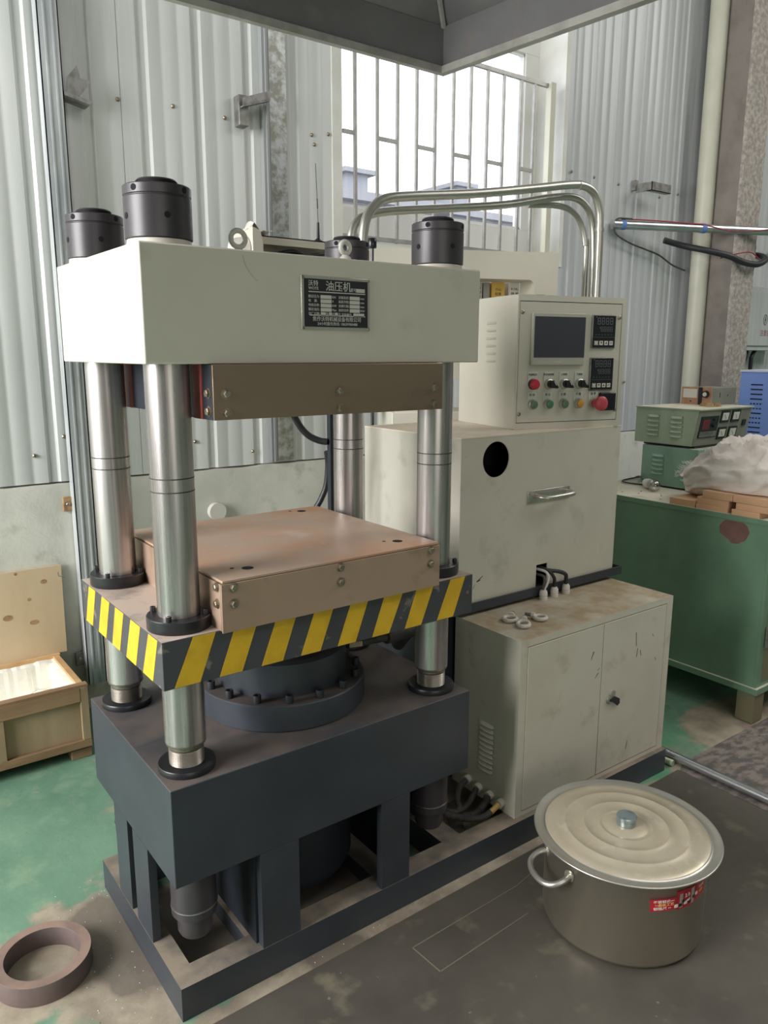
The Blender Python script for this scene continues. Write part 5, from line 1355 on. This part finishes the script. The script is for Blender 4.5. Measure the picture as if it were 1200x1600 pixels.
part('glass_bulb', ax_lathe([(.013, .062), (.014, .072), (.022, .086), (.0285, .102), (.030, .116), (.027, .131), (.019, .142), (.008, .147), (.001, .148)], P0, d_), m_bulb, bl, smooth=60)
part('filament_stem', ax_lathe([(.004, .062), (.003, .095), (.006, .105)], P0, d_, 10), m_steel, bl)
g = G(); g.tube([P0, (2.325, .515, .886), (2.36, .56, .90), (2.40, .615, .885), (2.50, .66, .870)], .004, 8); part('lead', g, m_rubber, bl)
g = G(); g.tube([(2.33, .50, .867), (2.31, .60, .868), (2.36, .66, .867), (2.5, .68, .867)], .004, 8); single('black_lead', g, m_rubber, 'second black lead curling behind the bulb on the bench', 'cable', (2.33, .6, .861))
g = G(); rnd = random.Random(2)
for x, y in ((2.19, .43), (2.13, .40), (2.20, .33), (2.10, .47), (2.16, .30), (2.08, .25)):
    r_ = .006; g.add([(x-r_, y, .8603), (x+r_, y-r_*.5, .8603), (x+r_*.3, y+r_, .8603), (x, y, .864)], [(0, 2, 1), (0, 1, 3), (1, 2, 3), (2, 0, 3)])
single('bench_debris', g, m_knot, 'bits of debris on the dusty bench top by the bulb', 'debris', (2.15, .35, .8602), kind='stuff', smooth=0)

# blue cabinet
bc = thing('blue_cabinet', 'bright blue slotted cabinet at the right behind the instruments', 'cabinet', (3.7, .3, 0))
g = G(); g.box(3.30, 4.0, .10, .605, 0, 1.405); part('body', g, m_blue, bc, bevel=.003)
g = G(); g.box(3.296, 4.004, .096, .609, 1.405, 1.4165); part('top', g, m_bluetop, bc, bevel=.001)
for k in range(14):
    z = 1.336-.0262*k; y1 = .540-.0006*k
    g = G()
    if k in (4, 5, 7, 8):
        for q in range(4): g.box(3.2985, 3.2999, y1-.012-.018*q, y1-.002-.018*q, z-.0035, z+.0035)
    else: g.box(3.2985, 3.2999, y1-.068, y1, z-.0035, z+.0035)
    part('slot', g, m_slot, bc, smooth=0)
# hanging cable bundle in front of it
g = G(); g.tube([(3.02, .03, 5.29), (3.0, .04, 3.0), (2.95, .06, 1.70), (2.90, .085, 1.52), (2.86, .10, 1.40), (2.83, .115, 1.32), (2.82, .135, 1.22), (2.815, .155, 1.13), (2.80, .19, 1.05), (2.79, .20, .90)], .004, 6)
single('hanging_red_wire', g, m_wire_r, 'thin red wire hanging in front of the blue cabinet', 'wire', (2.79, .2, .87))
t = thing('hanging_cable', 'black cable with white and blue taped end hanging before the blue cabinet', 'cable', (2.85, .08, .87))
g = G(); g.tube([(3.02, -.03, 5.29), (3.0, -.01, 3.0), (2.95, .02, 1.75), (2.93, .045, 1.5), (2.92, .065, 1.30)], .012, 12); part('white_sleeve', g, m_lite, t)
g = G(); g.rod((2.923, .058, 1.345), (2.92, .062, 1.315), .014, 12); part('tape', g, m_tape, t)
g = G(); g.tube([(2.92, .065, 1.30), (2.91, .075, 1.22), (2.89, .10, 1.14), (2.85, .14, 1.09), (2.82, .17, 1.03), (2.81, .18, .90)], .010, 12); part('cable', g, m_rubber, t)
